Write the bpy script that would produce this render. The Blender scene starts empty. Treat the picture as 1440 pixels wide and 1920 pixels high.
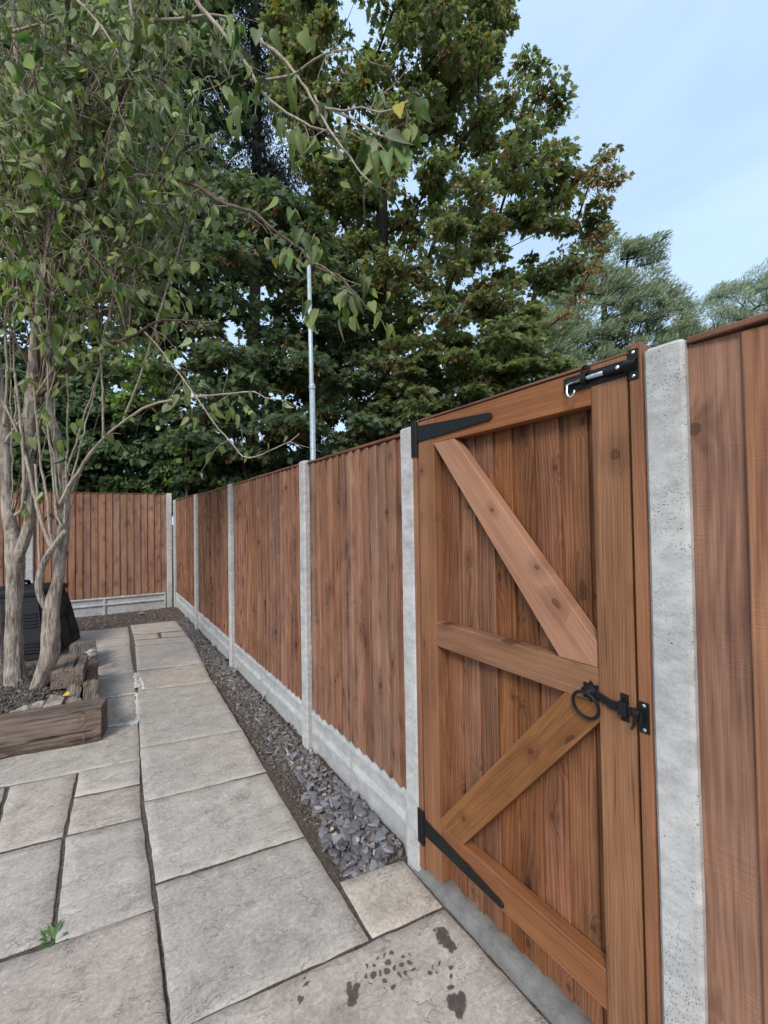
import bpy, bmesh, math, random
import numpy as np
from mathutils import Matrix, Vector, Euler, noise as mnoise

# ------------------------------------------------------------------ camera
CAM_H, CAM_F, YAW, PITCH, ROLL = 1.46, 780.0, 0.6011, 0.0198, 0.0163     # focal length in photo pixels (1440 x 1920)
sc = bpy.context.scene
col = sc.collection
_F = Vector((math.sin(YAW)*math.cos(PITCH), math.cos(YAW)*math.cos(PITCH), math.sin(PITCH)))
_R0 = Vector((math.cos(YAW), -math.sin(YAW), 0)); _U0 = _R0.cross(_F)
_U = _U0*math.cos(ROLL) + _R0*math.sin(ROLL); _R = _R0*math.cos(ROLL) - _U0*math.sin(ROLL)
cd = bpy.data.cameras.new('camera'); cam = bpy.data.objects.new('camera', cd); col.objects.link(cam)
cam.matrix_world = Matrix(((_R.x, _U.x, -_F.x, 0), (_R.y, _U.y, -_F.y, 0), (_R.z, _U.z, -_F.z, CAM_H), (0, 0, 0, 1)))
cd.sensor_fit = 'VERTICAL'; cd.sensor_height = 36.0; cd.lens = 36.0*CAM_F/1920.0
cd.clip_start = 0.02; cd.clip_end = 2000
sc.camera = cam

# ------------------------------------------------------------------ world and sun (bright overcast haze)
SUN_EL, SUN_AZ = math.radians(40), math.radians(232)       # azimuth from +Y clockwise: light from behind the camera
world = bpy.data.worlds.new('World'); sc.world = world; world.use_nodes = True
wt = world.node_tree; wt.nodes.clear()
w_out = wt.nodes.new('ShaderNodeOutputWorld'); w_bg = wt.nodes.new('ShaderNodeBackground'); w_sky = wt.nodes.new('ShaderNodeTexSky')
w_sky.sky_type = 'NISHITA'; w_sky.sun_disc = False; w_sky.sun_elevation = SUN_EL; w_sky.sun_rotation = SUN_AZ
w_sky.air_density = 1.0; w_sky.dust_density = 2.2; w_sky.ozone_density = 1.4
w_tc = wt.nodes.new('ShaderNodeTexCoord'); w_map = wt.nodes.new('ShaderNodeMapping'); w_map.inputs['Scale'].default_value = (1.2, 1.2, 3.2)
w_no = wt.nodes.new('ShaderNodeTexNoise'); w_no.inputs['Scale'].default_value = 1.7; w_no.inputs['Detail'].default_value = 5; w_no.inputs['Distortion'].default_value = .5
w_mr = wt.nodes.new('ShaderNodeMapRange'); w_mr.inputs[1].default_value = .35; w_mr.inputs[2].default_value = .75; w_mr.inputs[3].default_value = .62; w_mr.inputs[4].default_value = .92
w_mx = wt.nodes.new('ShaderNodeMixRGB'); w_mx.inputs[2].default_value = (3.35, 4.5, 5.9, 1)     # thin high cloud veil over the blue
wt.links.new(w_tc.outputs['Generated'], w_map.inputs['Vector']); wt.links.new(w_map.outputs[0], w_no.inputs['Vector'])
wt.links.new(w_no.outputs[0], w_mr.inputs[0]); wt.links.new(w_mr.outputs[0], w_mx.inputs[0])
wt.links.new(w_sky.outputs[0], w_mx.inputs[1]); wt.links.new(w_mx.outputs[0], w_bg.inputs[0])
w_bg.inputs[1].default_value = 0.12
wt.links.new(w_bg.outputs[0], w_out.inputs[0])
sd = bpy.data.lights.new('sun', 'SUN'); sd.energy = 1.5; sd.angle = math.radians(20); sd.color = (1, .92, .80)
sun = bpy.data.objects.new('sun', sd); col.objects.link(sun)
_sdir = Vector((math.sin(SUN_AZ)*math.cos(SUN_EL), math.cos(SUN_AZ)*math.cos(SUN_EL), math.sin(SUN_EL)))
sun.rotation_euler = _sdir.to_track_quat('Z', 'Y').to_euler(); sun.location = _sdir*30
sc.view_settings.view_transform = 'Standard'; sc.view_settings.look = 'None'
sc.view_settings.exposure = 0.9; sc.view_settings.gamma = 1.0; sc.view_settings.use_curve_mapping = False
sc.render.engine = 'CYCLES'
sc.cycles.max_bounces = 6; sc.cycles.diffuse_bounces = 3; sc.cycles.glossy_bounces = 2; sc.cycles.transmission_bounces = 3; sc.cycles.transparent_max_bounces = 6
sc.cycles.use_adaptive_sampling = True; sc.cycles.adaptive_threshold = .02

# ------------------------------------------------------------------ measuring: photo pixel -> place in the garden
OC = Vector((0, 0, CAM_H))
def ray(u, v): return _F + _R*((u-720)/CAM_F) - _U*((v-960)/CAM_F)
def at_z(u, v, z=0.0):
    r = ray(u, v); return OC + r*((z-OC.z)/r.z)
def at_d(u, v, d): return OC + ray(u, v)*d

# ------------------------------------------------------------------ object helpers
rng = np.random.default_rng(7); random.seed(7)
MW = {}
def prop(o, label=None, cat=None, group=None, kind=None):
    if label: o['label'] = label
    if cat: o['category'] = cat
    if group: o['group'] = group
    if kind: o['kind'] = kind
    return o
def link(o, parent=None, mw=None):
    col.objects.link(o); mw = mw or Matrix(); MW[o.name] = mw.copy()
    if parent is not None:
        o.parent = parent; o.matrix_basis = MW[parent.name].inverted() @ mw
    else: o.matrix_basis = mw
    return o
def empty(name, loc, label, cat, group=None, rz=0):
    o = bpy.data.objects.new(name, None); o.empty_display_size = .05
    link(o, None, Matrix.Translation(loc) @ Matrix.Rotation(rz, 4, 'Z')); return prop(o, label, cat, group)
def mobj(name, me, mat, parent=None, mw=None):
    o = bpy.data.objects.new(name, me)
    if mat is not None and len(me.materials) == 0: me.materials.append(mat)
    return link(o, parent, mw)
def bm_mesh(bm, name='m', smooth=False):
    me = bpy.data.meshes.new(name); bm.normal_update(); bm.to_mesh(me); bm.free()
    if smooth: me.polygons.foreach_set('use_smooth', [True]*len(me.polygons))
    return me
def np_mesh(name, V, Fs, smooth=False):
    """V (n,3); Fs list of (m,k) index arrays."""
    me = bpy.data.meshes.new(name); V = np.asarray(V, dtype=np.float32)
    me.vertices.add(len(V)); me.vertices.foreach_set('co', V.ravel())
    Fs = [np.asarray(f, dtype=np.int32) for f in Fs if len(f)]
    nl = sum(f.size for f in Fs); npoly = sum(len(f) for f in Fs)
    me.loops.add(nl); me.polygons.add(npoly)
    me.loops.foreach_set('vertex_index', np.concatenate([f.ravel() for f in Fs]))
    tot = np.concatenate([np.full(len(f), f.shape[1], dtype=np.int32) for f in Fs])
    st = np.concatenate([[0], np.cumsum(tot)[:-1]]).astype(np.int32)
    me.polygons.foreach_set('loop_start', st); me.polygons.foreach_set('loop_total', tot)
    if smooth: me.polygons.foreach_set('use_smooth', np.ones(npoly, dtype=bool))
    me.update(calc_edges=True); me.validate(); return me
class MB:
    """collects vertices and faces of several shapes for one mesh"""
    def __init__(s): s.v = []; s.f = []; s.n = 0
    def add(s, V, Fcs):
        s.v += [tuple(p) for p in V]; s.f += [tuple(i+s.n for i in f) for f in Fcs]; s.n += len(V)
    def box(s, a, b):
        x0, y0, z0 = a; x1, y1, z1 = b
        s.add([(x0,y0,z0),(x1,y0,z0),(x1,y1,z0),(x0,y1,z0),(x0,y0,z1),(x1,y0,z1),(x1,y1,z1),(x0,y1,z1)],
              [(3,2,1,0),(4,5,6,7),(0,1,5,4),(1,2,6,5),(2,3,7,6),(3,0,4,7)])
    def loft(s, rings, cap=True, closed=True):
        n = len(rings[0]); V = [p for r in rings for p in r]; Fc = []
        for i in range(len(rings)-1):
            for j in range(n if closed else n-1):
                k = (j+1) % n; Fc.append((i*n+j, i*n+k, (i+1)*n+k, (i+1)*n+j))
        if cap: Fc.append(tuple(reversed(range(n)))); Fc.append(tuple(range((len(rings)-1)*n, len(rings)*n)))
        s.add(V, Fc)
    def tube(s, pts, rad, sides=8, cap=True):
        pts = [Vector(p) for p in pts]; rad = rad if hasattr(rad, '__len__') else [rad]*len(pts)
        rings = []; up = None
        for i, p in enumerate(pts):
            t = (pts[min(i+1, len(pts)-1)] - pts[max(i-1, 0)]).normalized()
            if up is None: up = t.orthogonal().normalized()
            up = (up - t*up.dot(t)).normalized(); b = t.cross(up)
            rings.append([p + (up*math.cos(2*math.pi*k/sides) + b*math.sin(2*math.pi*k/sides))*rad[i] for k in range(sides)])
        s.loft(rings, cap)
    def mesh(s, name='m', smooth=False, bevel=0, seg=1):
        me = bpy.data.meshes.new(name); me.from_pydata(s.v, [], s.f); me.update()
        bm = bmesh.new(); bm.from_mesh(me); bmesh.ops.recalc_face_normals(bm, faces=bm.faces)
        if bevel: bmesh.ops.bevel(bm, geom=[e for e in bm.edges if len(e.link_faces) == 2 and e.calc_face_angle(0) > .4], offset=bevel, segments=seg, affect='EDGES', clamp_overlap=True)
        bm.to_mesh(me); bm.free()
        if smooth: me.polygons.foreach_set('use_smooth', [True]*len(me.polygons))
        return me
def box_mesh(sx, sy, sz, bevel=.002, seg=1):
    """x,y centred, z from 0 to sz"""
    m = MB(); m.box((-sx/2, -sy/2, 0), (sx/2, sy/2, sz)); return m.mesh(bevel=bevel, seg=seg)
def frame_m(origin, xa, ya, za):
    xa, ya, za = Vector(xa).normalized(), Vector(ya).normalized(), Vector(za).normalized()
    return Matrix(((xa.x, ya.x, za.x, origin[0]), (xa.y, ya.y, za.y, origin[1]), (xa.z, ya.z, za.z, origin[2]), (0, 0, 0, 1)))

# ------------------------------------------------------------------ materials
class G:
    def __init__(s, name):
        s.m = bpy.data.materials.new(name); s.m.use_nodes = True; s.t = s.m.node_tree; s.t.nodes.clear()
        s.out = s.t.nodes.new('ShaderNodeOutputMaterial')
    def n(s, typ, *ins, out=0, **props):
        nd = s.t.nodes.new('ShaderNode'+typ)
        kw = {k[2:]: v for k, v in props.items() if k.startswith('i_')}
        for k, v in props.items():
            if not k.startswith('i_'): setattr(nd, k, v)
        for i, v in enumerate(ins):
            if v is not None: s.put(nd.inputs[i], v)
        for k, v in kw.items(): s.put(nd.inputs[k.replace('_', ' ')] if k.replace('_', ' ') in nd.inputs else nd.inputs[k], v)
        return nd if out is None else nd.outputs[out]
    def put(s, sock, v):
        if isinstance(v, bpy.types.NodeSocket): s.t.links.new(v, sock)
        elif sock.type == 'RGBA' and hasattr(v, '__len__') and len(v) == 3: sock.default_value = (*v, 1)
        else: sock.default_value = v
    def math(s, op, *a, clamp=False): return s.n('Math', *a, operation=op, use_clamp=clamp)
    def vec(s, op, *a):
        return s.n('VectorMath', *a, operation=op)
    def mix(s, f, a, b, mode='MIX'): return s.n('MixRGB', f, a, b, blend_type=mode)
    def mr(s, v, a, b, c=0.0, d=1.0, smooth=True):
        return s.n('MapRange', v, a, b, c, d, interpolation_type='SMOOTHSTEP' if smooth else 'LINEAR')
    def noise(s, vec, scale, detail=3, rough=.55, dist=0.0, out=0):
        return s.n('TexNoise', i_Vector=vec, i_Scale=scale, i_Detail=detail, i_Roughness=rough, i_Distortion=dist, out=out)
    def scale(s, v, xyz): return s.n('VectorMath', v, xyz, operation='MULTIPLY')
    def bsdf(s, color, rough=.8, normal=None, spec=.3, metal=0.0, **k):
        b = s.n('BsdfPrincipled', out=None)
        s.put(b.inputs['Base Color'], color); s.put(b.inputs['Roughness'], rough); s.put(b.inputs['Specular IOR Level'], spec); s.put(b.inputs['Metallic'], metal)
        if normal is not None: s.put(b.inputs['Normal'], normal)
        for kk, v in k.items(): s.put(b.inputs[kk.replace('_', ' ')], v)
        return b.outputs[0]
    def bump(s, h, strength=.3, dist=.002): return s.n('Bump', i_Strength=strength, i_Distance=dist, i_Height=h)
    def done(s, shader): s.t.links.new(shader, s.out.inputs['Surface']); return s.m
def objvec(g, spread=(13., 7., 29.)):
    tc = g.n('TexCoord', out=3); oi = g.n('ObjectInfo', out=None); rnd = oi.outputs['Random']
    off = g.n('VectorMath', g.n('CombineXYZ', rnd, rnd, rnd), spread, operation='MULTIPLY')
    return g.vec('ADD', tc, off), rnd

def wood(name, dark, light, knot=(.05, .018, .010), saw=.25, vary=.3, band=.011, knots=.55, bump=.5, rough=.72, streak=.0, bandamp=.13, crack=0., contrast=1.35):
    g = G(name); V, rnd = objvec(g)
    sp = g.n('SeparateXYZ', V, out=None); x, y, z = sp.outputs[0], sp.outputs[1], sp.outputs[2]
    # knots
    kv = g.n('CombineXYZ', g.math('MULTIPLY', x, 6.5), 0.0, g.math('MULTIPLY', z, 3.4))
    vo = g.n('TexVoronoi', i_Vector=kv, i_Scale=1.0, out=None); vc = g.n('SeparateColor', vo.outputs['Color'], out=None)
    pp = g.n('SeparateXYZ', vo.outputs['Position'], out=None)
    dx = g.math('SUBTRACT', x, g.math('DIVIDE', pp.outputs[0], 6.5)); dz = g.math('SUBTRACT', z, g.math('DIVIDE', pp.outputs[2], 3.4))
    dzs = g.math('MULTIPLY', dz, g.math('ADD', .4, g.math('MULTIPLY', vc.outputs[2], .65)))
    wob = g.math('MULTIPLY', g.math('SUBTRACT', g.noise(V, 75., 3), .5), .012)
    d = g.math('ADD', g.math('SQRT', g.math('ADD', g.math('MULTIPLY', dx, dx), g.math('MULTIPLY', dzs, dzs))), wob)
    ex = g.math('GREATER_THAN', vc.outputs[0], 1-knots)
    r0 = g.math('ADD', .0055, g.math('MULTIPLY', vc.outputs[1], .009))
    core = g.math('MULTIPLY', ex, g.mr(g.math('DIVIDE', d, r0), .8, 1.1, 1., 0.))
    halo = g.math('MULTIPLY', ex, g.mr(g.math('DIVIDE', d, r0), .6, 5.5, 1., 0.))
    # grain bands flowing round the knots
    low = g.noise(g.scale(V, (7., 7., .9)), 1.0, 2)
    t = g.math('ADD', x, g.math('ADD', g.math('MULTIPLY', g.math('SUBTRACT', low, .5), .13), g.math('MULTIPLY', halo, .022)))
    ph = g.math('MULTIPLY', t, 6.283/band)
    bands = g.math('SINE', g.math('ADD', ph, g.math('MULTIPLY', g.noise(g.scale(V, (30., 30., 2.)), 1., 2), 5.)))
    fine = g.noise(g.scale(V, (260., 260., 6.)), 1., 3, .65)
    fine2 = g.noise(g.scale(V, (70., 70., 1.6)), 1., 3, .6)
    blotch = g.noise(g.scale(V, (9., 9., 2.2)), 1., 3)
    sawn = g.math('MULTIPLY', g.noise(g.scale(V, (11., 11., 300.)), 1., 2, .6), g.mr(g.noise(g.scale(V, (6., 6., 5.)), 1., 2), .4, .68, .1, 1.)); sawn = g.math('ADD', sawn, .25)
    f = g.math('ADD', g.math('MULTIPLY', bands, bandamp), g.math('MULTIPLY', g.math('SUBTRACT', fine, .5), .75))
    f = g.math('ADD', f, g.math('MULTIPLY', g.math('SUBTRACT', fine2, .5), .95))
    f = g.math('ADD', f, g.math('MULTIPLY', g.math('SUBTRACT', blotch, .5), .9))
    f = g.math('ADD', f, g.math('MULTIPLY', g.math('SUBTRACT', sawn, .5), saw))
    f = g.math('ADD', g.math('MULTIPLY', f, contrast), .5, clamp=True)
    c = g.mix(f, dark, light)
    c = g.mix(g.math('MULTIPLY', halo, .35), c, knot)
    ringk = g.math('MULTIPLY', core, g.math('ADD', .62, g.math('MULTIPLY', g.math('SINE', g.math('MULTIPLY', d, 2200.)), .22))); c = g.mix(ringk, c, knot)
    # pale scuffs left by handling and sawing
    sc_n = g.noise(g.scale(V, (55., 55., 9.)), 1., 4, .7)
    c = g.mix(g.mr(sc_n, .66, .8, 0., .38), c, tuple(min(1, v*1.7+.04) for v in light))
    # dark sap or rain streak
    if streak:
        sn = g.noise(g.scale(V, (26., 26., 1.1)), 1., 2)
        c = g.mix(g.mr(sn, .62, .78, 0., streak), c, tuple(v*.5 for v in dark))
    if crack:
        cn = g.mr(g.noise(g.scale(V, (48., 48., 1.3)), 1., 3, .55), .63, .69, 0., crack); c = g.mix(cn, c, tuple(v*.22 for v in dark))
    hs = g.n('HueSaturation', i_Hue=g.math('ADD', .493, g.math('MULTIPLY', rnd, .007)), i_Saturation=g.math('ADD', .9, g.math('MULTIPLY', g.math('FRACT', g.math('MULTIPLY', rnd, 7.3)), .2)),
             i_Value=g.math('ADD', 1-vary/2, g.math('MULTIPLY', g.math('FRACT', g.math('MULTIPLY', rnd, 13.7)), vary)), i_Color=c)
    h = g.math('ADD', g.math('MULTIPLY', fine, .7), g.math('MULTIPLY', bands, .12))
    h = g.math('ADD', h, g.math('MULTIPLY', sawn, .5+saw)); h = g.math('ADD', h, g.math('MULTIPLY', core, .35))
    if crack: h = g.math('SUBTRACT', h, g.math('MULTIPLY', cn, 2.2))
    return g.done(g.bsdf(hs, rough, g.bump(h, bump, .0025), .25))

def concrete(name, base=.5, pits=1.0, dirt=.0, tint=(1., 1., 1.), zs=3.2, amt=.55):
    g = G(name); V, rnd = objvec(g, (3., 5., 9.))
    big = g.noise(V, 2.3, 4); mid = g.noise(g.scale(V, (1., 1., zs)), 16., 5, .65); fine = g.noise(V, 240., 3, .7)
    f = g.math('ADD', g.math('MULTIPLY', big, .35), g.math('ADD', g.math('MULTIPLY', mid, .55), g.math('MULTIPLY', fine, .35)))
    c = g.mix(g.mr(f, .45, .8), tuple(base*.68*t for t in tint), tuple(base*1.15*t for t in tint))
    vo = g.n('TexVoronoi', i_Vector=V, i_Scale=75., out=None); vcol = g.n('SeparateColor', vo.outputs['Color'], out=None)
    pit = g.math('MULTIPLY', g.mr(vo.outputs['Distance'], .1, .2, 1., 0.), g.math('GREATER_THAN', vcol.outputs[0], .8))
    vo2 = g.n('TexVoronoi', i_Vector=V, i_Scale=200., out=None); vc2 = g.n('SeparateColor', vo2.outputs['Color'], out=None)
    pit2 = g.math('MULTIPLY', g.mr(vo2.outputs['Distance'], .18, .36, 1., 0.), g.math('GREATER_THAN', vc2.outputs[1], .72))
    pmask = g.mr(g.noise(V, 7., 2), .35, .62)
    pit = g.math('MULTIPLY', g.math('MAXIMUM', pit, g.math('MULTIPLY', pit2, .8)), g.math('MULTIPLY', pmask, pits))
    c = g.mix(g.math('MULTIPLY', pit, .75), c, (.11, .1, .095))
    st = g.noise(g.scale(V, (7., 7., 75.)), 1., 4, .6)
    c = g.mix(g.math('MULTIPLY', g.mr(st, .6, .78, 0., amt), g.mr(g.noise(V, 3.3, 1), .45, .62)), c, tuple(base*.5*t for t in tint))
    if dirt:
        c = g.mix(g.mr(g.noise(V, 9., 4, .7), .5, .75, 0., dirt), c, (.1, .09, .075))
    h = g.math('SUBTRACT', g.math('ADD', g.math('MULTIPLY', fine, .3), g.math('MULTIPLY', mid, .4)), pit)
    return g.done(g.bsdf(c, .88, g.bump(h, .5, .003), .2))

def plain(name, color, rough=.5, spec=.4, metal=0., nscale=30., namp=.25, bump=.15, bscale=120.):
    g = G(name); V, rnd = objvec(g)
    n = g.noise(V, nscale, 4, .6)
    c = g.mix(g.mr(n, .3, .7), tuple(v*(1-namp) for v in color), tuple(v*(1+namp) for v in color))
    return g.done(g.bsdf(c, g.math('ADD', rough-.08, g.math('MULTIPLY', n, .16)), g.bump(g.noise(V, bscale, 3), bump, .001), spec, metal))

def slab_mat():
    g = G('riven_sandstone'); geo = g.n('NewGeometry', out=0); oi = g.n('ObjectInfo', out=None); rnd = oi.outputs['Random']
    P = g.vec('ADD', geo, g.n('VectorMath', g.n('CombineXYZ', rnd, rnd, rnd), (5., 9., 0.), operation='MULTIPLY'))
    big = g.noise(P, 2.2, 4, .6, .6); mid = g.noise(P, 9., 6, .68, .8); fine = g.noise(P, 70., 5, .7); grit = g.noise(P, 420., 2, .7)
    lay = g.noise(g.scale(P, (1., 3.2, 1.)), 6., 5, .7, 1.2)
    blue = (.385, .352, .315); pink = (.402, .346, .30); buff = (.405, .358, .30)
    c = g.mix(g.mr(g.math('ADD', g.math('MULTIPLY', big, .7), g.math('MULTIPLY', rnd, .45)), .38, .78), blue, pink)
    c = g.mix(g.mr(g.math('FRACT', g.math('MULTIPLY', rnd, 5.7)), .5, 1., 0., .6), c, buff)
    v = g.math('ADD', g.math('MULTIPLY', g.math('SUBTRACT', mid, .5), 1.1), g.math('MULTIPLY', g.math('SUBTRACT', fine, .5), 1.3))
    v = g.math('ADD', v, g.math('MULTIPLY', g.math('SUBTRACT', lay, .5), .55))
    v = g.math('ADD', v, g.math('MULTIPLY', g.math('SUBTRACT', grit, .5), .9))
    c = g.mix(1.0, c, g.n('CombineColor', *[g.math('ADD', 1.0, g.math('MULTIPLY', v, .85))]*3), 'MULTIPLY')
    # pale lime bloom, worn scratches, lichen dots and dark specks
    bloom = g.math('MULTIPLY', g.mr(mid, .52, .72), g.mr(g.noise(P, 34., 5, .75), .5, .72))
    c = g.mix(g.math('MULTIPLY', bloom, .85), c, (.62, .605, .58))
    ang = g.n('VectorRotate', P, i_Angle=.7, rotation_type='Z_AXIS')
    scr = g.mr(g.noise(g.scale(ang, (10., 150., 1.)), 1., 3, .6), .68, .76, 0., .42)
    ang2 = g.n('VectorRotate', P, i_Angle=-.9, rotation_type='Z_AXIS')
    scr2 = g.mr(g.noise(g.scale(ang2, (8., 130., 1.)), 1., 3, .6), .70, .78, 0., .4)
    c = g.mix(g.math('MULTIPLY', g.math('MAXIMUM', scr, scr2), g.mr(g.noise(P, 5., 2), .45, .65)), c, (.58, .57, .55))
    vo = g.n('TexVoronoi', i_Vector=P, i_Scale=34., out=None); vcol = g.n('SeparateColor', vo.outputs['Color'], out=None)
    spk = g.math('MULTIPLY', g.mr(vo.outputs['Distance'], .05, .12, 1., 0.), g.math('GREATER_THAN', vcol.outputs[0], .82))
    cl = g.math('MULTIPLY', g.mr(g.noise(P, 26., 6, .8, 1.5), .54, .66), .55); c = g.mix(cl, c, (.6, .58, .545))
    ck = g.mr(g.noise(P, 48., 5, .8, 1.), .60, .70, 0., .5); c = g.mix(ck, c, (.13, .112, .098))
    c = g.mix(g.math('MULTIPLY', spk, .7), c, g.mix(g.math('GREATER_THAN', vcol.outputs[1], .45), (.07, .06, .055), (.62, .61, .58)))
    ct = g.math('ABSOLUTE', g.math('SUBTRACT', g.noise(g.scale(P, (1., 1.6, 1.)), 4.2, 5, .62, .4), .5))
    edge = g.math('MULTIPLY', g.mr(ct, .0, .011, 1., 0.), g.mr(g.noise(P, 6., 2), .42, .58))
    c = g.mix(g.math('MULTIPLY', edge, .35), c, (.14, .122, .108))
    stain = g.mr(g.noise(P, 3.1, 5, .7, 1.), .56, .74, 0., .42)
    c = g.mix(stain, c, (.15, .125, .105))
    c = g.n('HueSaturation', i_Value=g.math('ADD', .95, g.math('MULTIPLY', g.math('FRACT', g.math('MULTIPLY', rnd, 17.3)), .14)), i_Color=c)
    h = g.math('ADD', g.math('MULTIPLY', lay, 1.3), g.math('ADD', g.math('MULTIPLY', mid, .9), g.math('ADD', g.math('MULTIPLY', fine, .5), g.math('MULTIPLY', grit, .12))))
    h = g.math('SUBTRACT', h, g.math('MULTIPLY', edge, .5))
    return g.done(g.bsdf(c, .78, g.bump(h, .7, .006), .25))

def soil_mat(name, a, b, s=1.0):
    g = G(name); P = g.n('NewGeometry', out=0)
    n = g.noise(P, 38.*s, 5, .75); n2 = g.noise(P, 190.*s, 4, .75)
    c = g.mix(g.mr(g.math('ADD', g.math('MULTIPLY', n, .6), g.math('MULTIPLY', n2, .5)), .35, .75), a, b)
    vo = g.n('TexVoronoi', i_Vector=P, i_Scale=120., out=None); vc = g.n('SeparateColor', vo.outputs['Color'], out=None)
    c = g.mix(g.math('MULTIPLY', g.mr(vo.outputs['Distance'], .2, .4, 1., 0.), g.math('GREATER_THAN', vc.outputs[0], .86)), c, (.33, .29, .24))
    return g.done(g.bsdf(c, .95, g.bump(g.math('ADD', n, n2), .9, .008), .15))

def chip_mat(name, cols, island=True, rough=.7, bump=.4, spec=.35):
    g = G(name); V = g.n('TexCoord', out=3)
    r = g.n('NewGeometry', out=None).outputs['Random Per Island'] if island else g.n('ObjectInfo', out=None).outputs['Random']
    cr = g.n('ValToRGB', r, out=None); e = cr.color_ramp; e.interpolation = 'CONSTANT'
    for i, (p, c) in enumerate(cols):
        el = e.elements[i] if i < 2 else e.elements.new(p); el.position = p; el.color = (*c, 1)
    n = g.noise(V, 55., 5, .7); c = g.mix(g.mr(n, .3, .72), g.mix(1., cr.outputs[0], (.62, .6, .58), 'MULTIPLY'), g.mix(.22, cr.outputs[0], (.6, .6, .62)))
    return g.done(g.bsdf(c, rough, g.bump(g.noise(V, 90., 4, .7), bump, .003), spec))

def leaf_mat(name, top, under, vary=.35, trans=.3, autumn=0., autumn_col=(.3, .2, .03), veins=False, rough=.5, lime=0.):
    g = G(name); geo = g.n('NewGeometry', out=None); r = geo.outputs['Random Per Island']; P = geo.outputs['Position']
    oi = g.n('ObjectInfo', out=None).outputs['Random']
    r = g.math('FRACT', g.math('ADD', r, oi))
    n = g.noise(P, .9, 2)
    c = g.mix(geo.outputs['Backfacing'], top, under)
    c = g.n('HueSaturation', i_Hue=g.math('ADD', .475, g.math('MULTIPLY', g.math('FRACT', g.math('MULTIPLY', r, 7.)), .05)),
            i_Saturation=g.math('ADD', .75, g.math('MULTIPLY', n, .4)),
            i_Value=g.math('ADD', 1-vary, g.math('MULTIPLY', g.math('FRACT', g.math('MULTIPLY', r, 19.)), 2*vary)), i_Color=c)
    if autumn: c = g.mix(g.mr(g.math('FRACT', g.math('MULTIPLY', r, 41.)), 1-autumn, 1-autumn*.5, 0., .9), c, autumn_col)
    if lime: c = g.mix(g.mr(g.math('FRACT', g.math('MULTIPLY', r, 67.)), 1-lime, 1-lime*.6, 0., .75), c, (.19, .24, .055))
    if veins:
        nn = g.noise(P, 60., 3); c = g.mix(g.mr(nn, .55, .75, 0., .3), c, tuple(min(1, v*1.8) for v in under))
    b = g.bsdf(c, rough, None, .35)
    tr = g.n('BsdfTranslucent', g.mix(1., c, (1.3, 1.5, .7), 'MULTIPLY'))
    return g.done(g.n('MixShader', trans, b, tr))

def bark_mat(name, dark, light, zs=.12, scale=70., bump=1., dist=.012):
    g = G(name); V, rnd = objvec(g, (1., 1., 3.))
    f = g.noise(g.scale(V, (1., 1., zs)), scale, 5, .7, .4); n = g.noise(V, 9., 4); fi = g.noise(V, 180., 3, .7)
    v = g.math('ADD', g.math('MULTIPLY', f, .8), g.math('ADD', g.math('MULTIPLY', n, .35), g.math('MULTIPLY', fi, .2)))
    c = g.mix(g.mr(v, .48, .86), dark, light)
    return g.done(g.bsdf(c, .92, g.bump(g.math('ADD', f, g.math('MULTIPLY', fi, .2)), bump, dist), .15))

M = {}
M['fence'] = wood('stained_fence_wood', (.105, .049, .031), (.40, .22, .138), knots=.65, saw=.3, vary=.34, bump=.7, contrast=1.05)
M['fence_near'] = wood('rough_sawn_fence_wood', (.12, .052, .03), (.37, .195, .108), knots=.75, saw=.3, vary=.1, bump=.8, contrast=1.15, band=.02, streak=.3, bandamp=.09)
M['capping'] = wood('stained_capping_wood', (.10, .046, .029), (.25, .126, .08), knots=.2, saw=.3)
M['gate_board'] = wood('gate_board_wood', (.095, .04, .0185), (.295, .134, .065), knots=.8, saw=.3, vary=.3, band=.014, bump=.6)
M['gate_frame'] = wood('gate_frame_wood', (.14, .058, .025), (.335, .155, .072), knots=.35, bandamp=.07, contrast=1.15, saw=.15, vary=.16, band=.0075, bump=.35, rough=.62)
M['gate_stile'] = wood('latch_stile_wood', (.135, .055, .022), (.34, .155, .068), knots=.7, bandamp=.085, contrast=1.2, saw=.12, vary=.05, band=.009, bump=.35, rough=.62, streak=.5, crack=.55)
M['brace_pale'] = wood('pale_brace_wood', (.255, .118, .058), (.45, .235, .13), knots=.4, bandamp=.07, contrast=1.1, saw=.1, vary=.06, band=.008, bump=.3, knot=(.07, .025, .012))
M['brace_dark'] = wood('olive_brace_wood', (.13, .058, .024), (.29, .14, .063), knots=.5, bandamp=.09, contrast=1.15, saw=.12, vary=.06, band=.009, bump=.4)
M['sleeper'] = wood('weathered_sleeper_wood', (.045, .034, .028), (.27, .22, .18), knots=.3, saw=.1, vary=.3, band=.018, bump=1., rough=.9, knot=(.03, .02, .016), streak=.5, crack=1.)
M['sleeper_front'] = wood('stained_sleeper_wood', (.04, .03, .024), (.25, .195, .155), knots=.4, saw=.1, vary=.1, band=.018, bump=1., rough=.9, knot=(.16, .085, .03), streak=.5, crack=1.)
M['concrete'] = concrete('cast_concrete', .46, 1.4, zs=1.7,  tint=(1., .985, .965))
M['concrete_board'] = concrete('gravel_board_concrete', .42, .35, zs=1., amt=.2, tint=(.99, 1., 1.))
M['rough_concrete'] = concrete('rough_footing_concrete', .18, 1.5, .75, tint=(1., .97, .93))
M['black_iron'] = plain('black_powder_coat', (.010, .010, .011), .5, .25, 0., 40., .2, .25, 260.)
M['zinc'] = plain('zinc_plated_steel', (.62, .66, .66), .28, .5, 1., 60., .15, .05)
M['galv'] = plain('galvanised_pole_steel', (.40, .47, .50), .5, .4, .35, 25., .15, .08)
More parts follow.
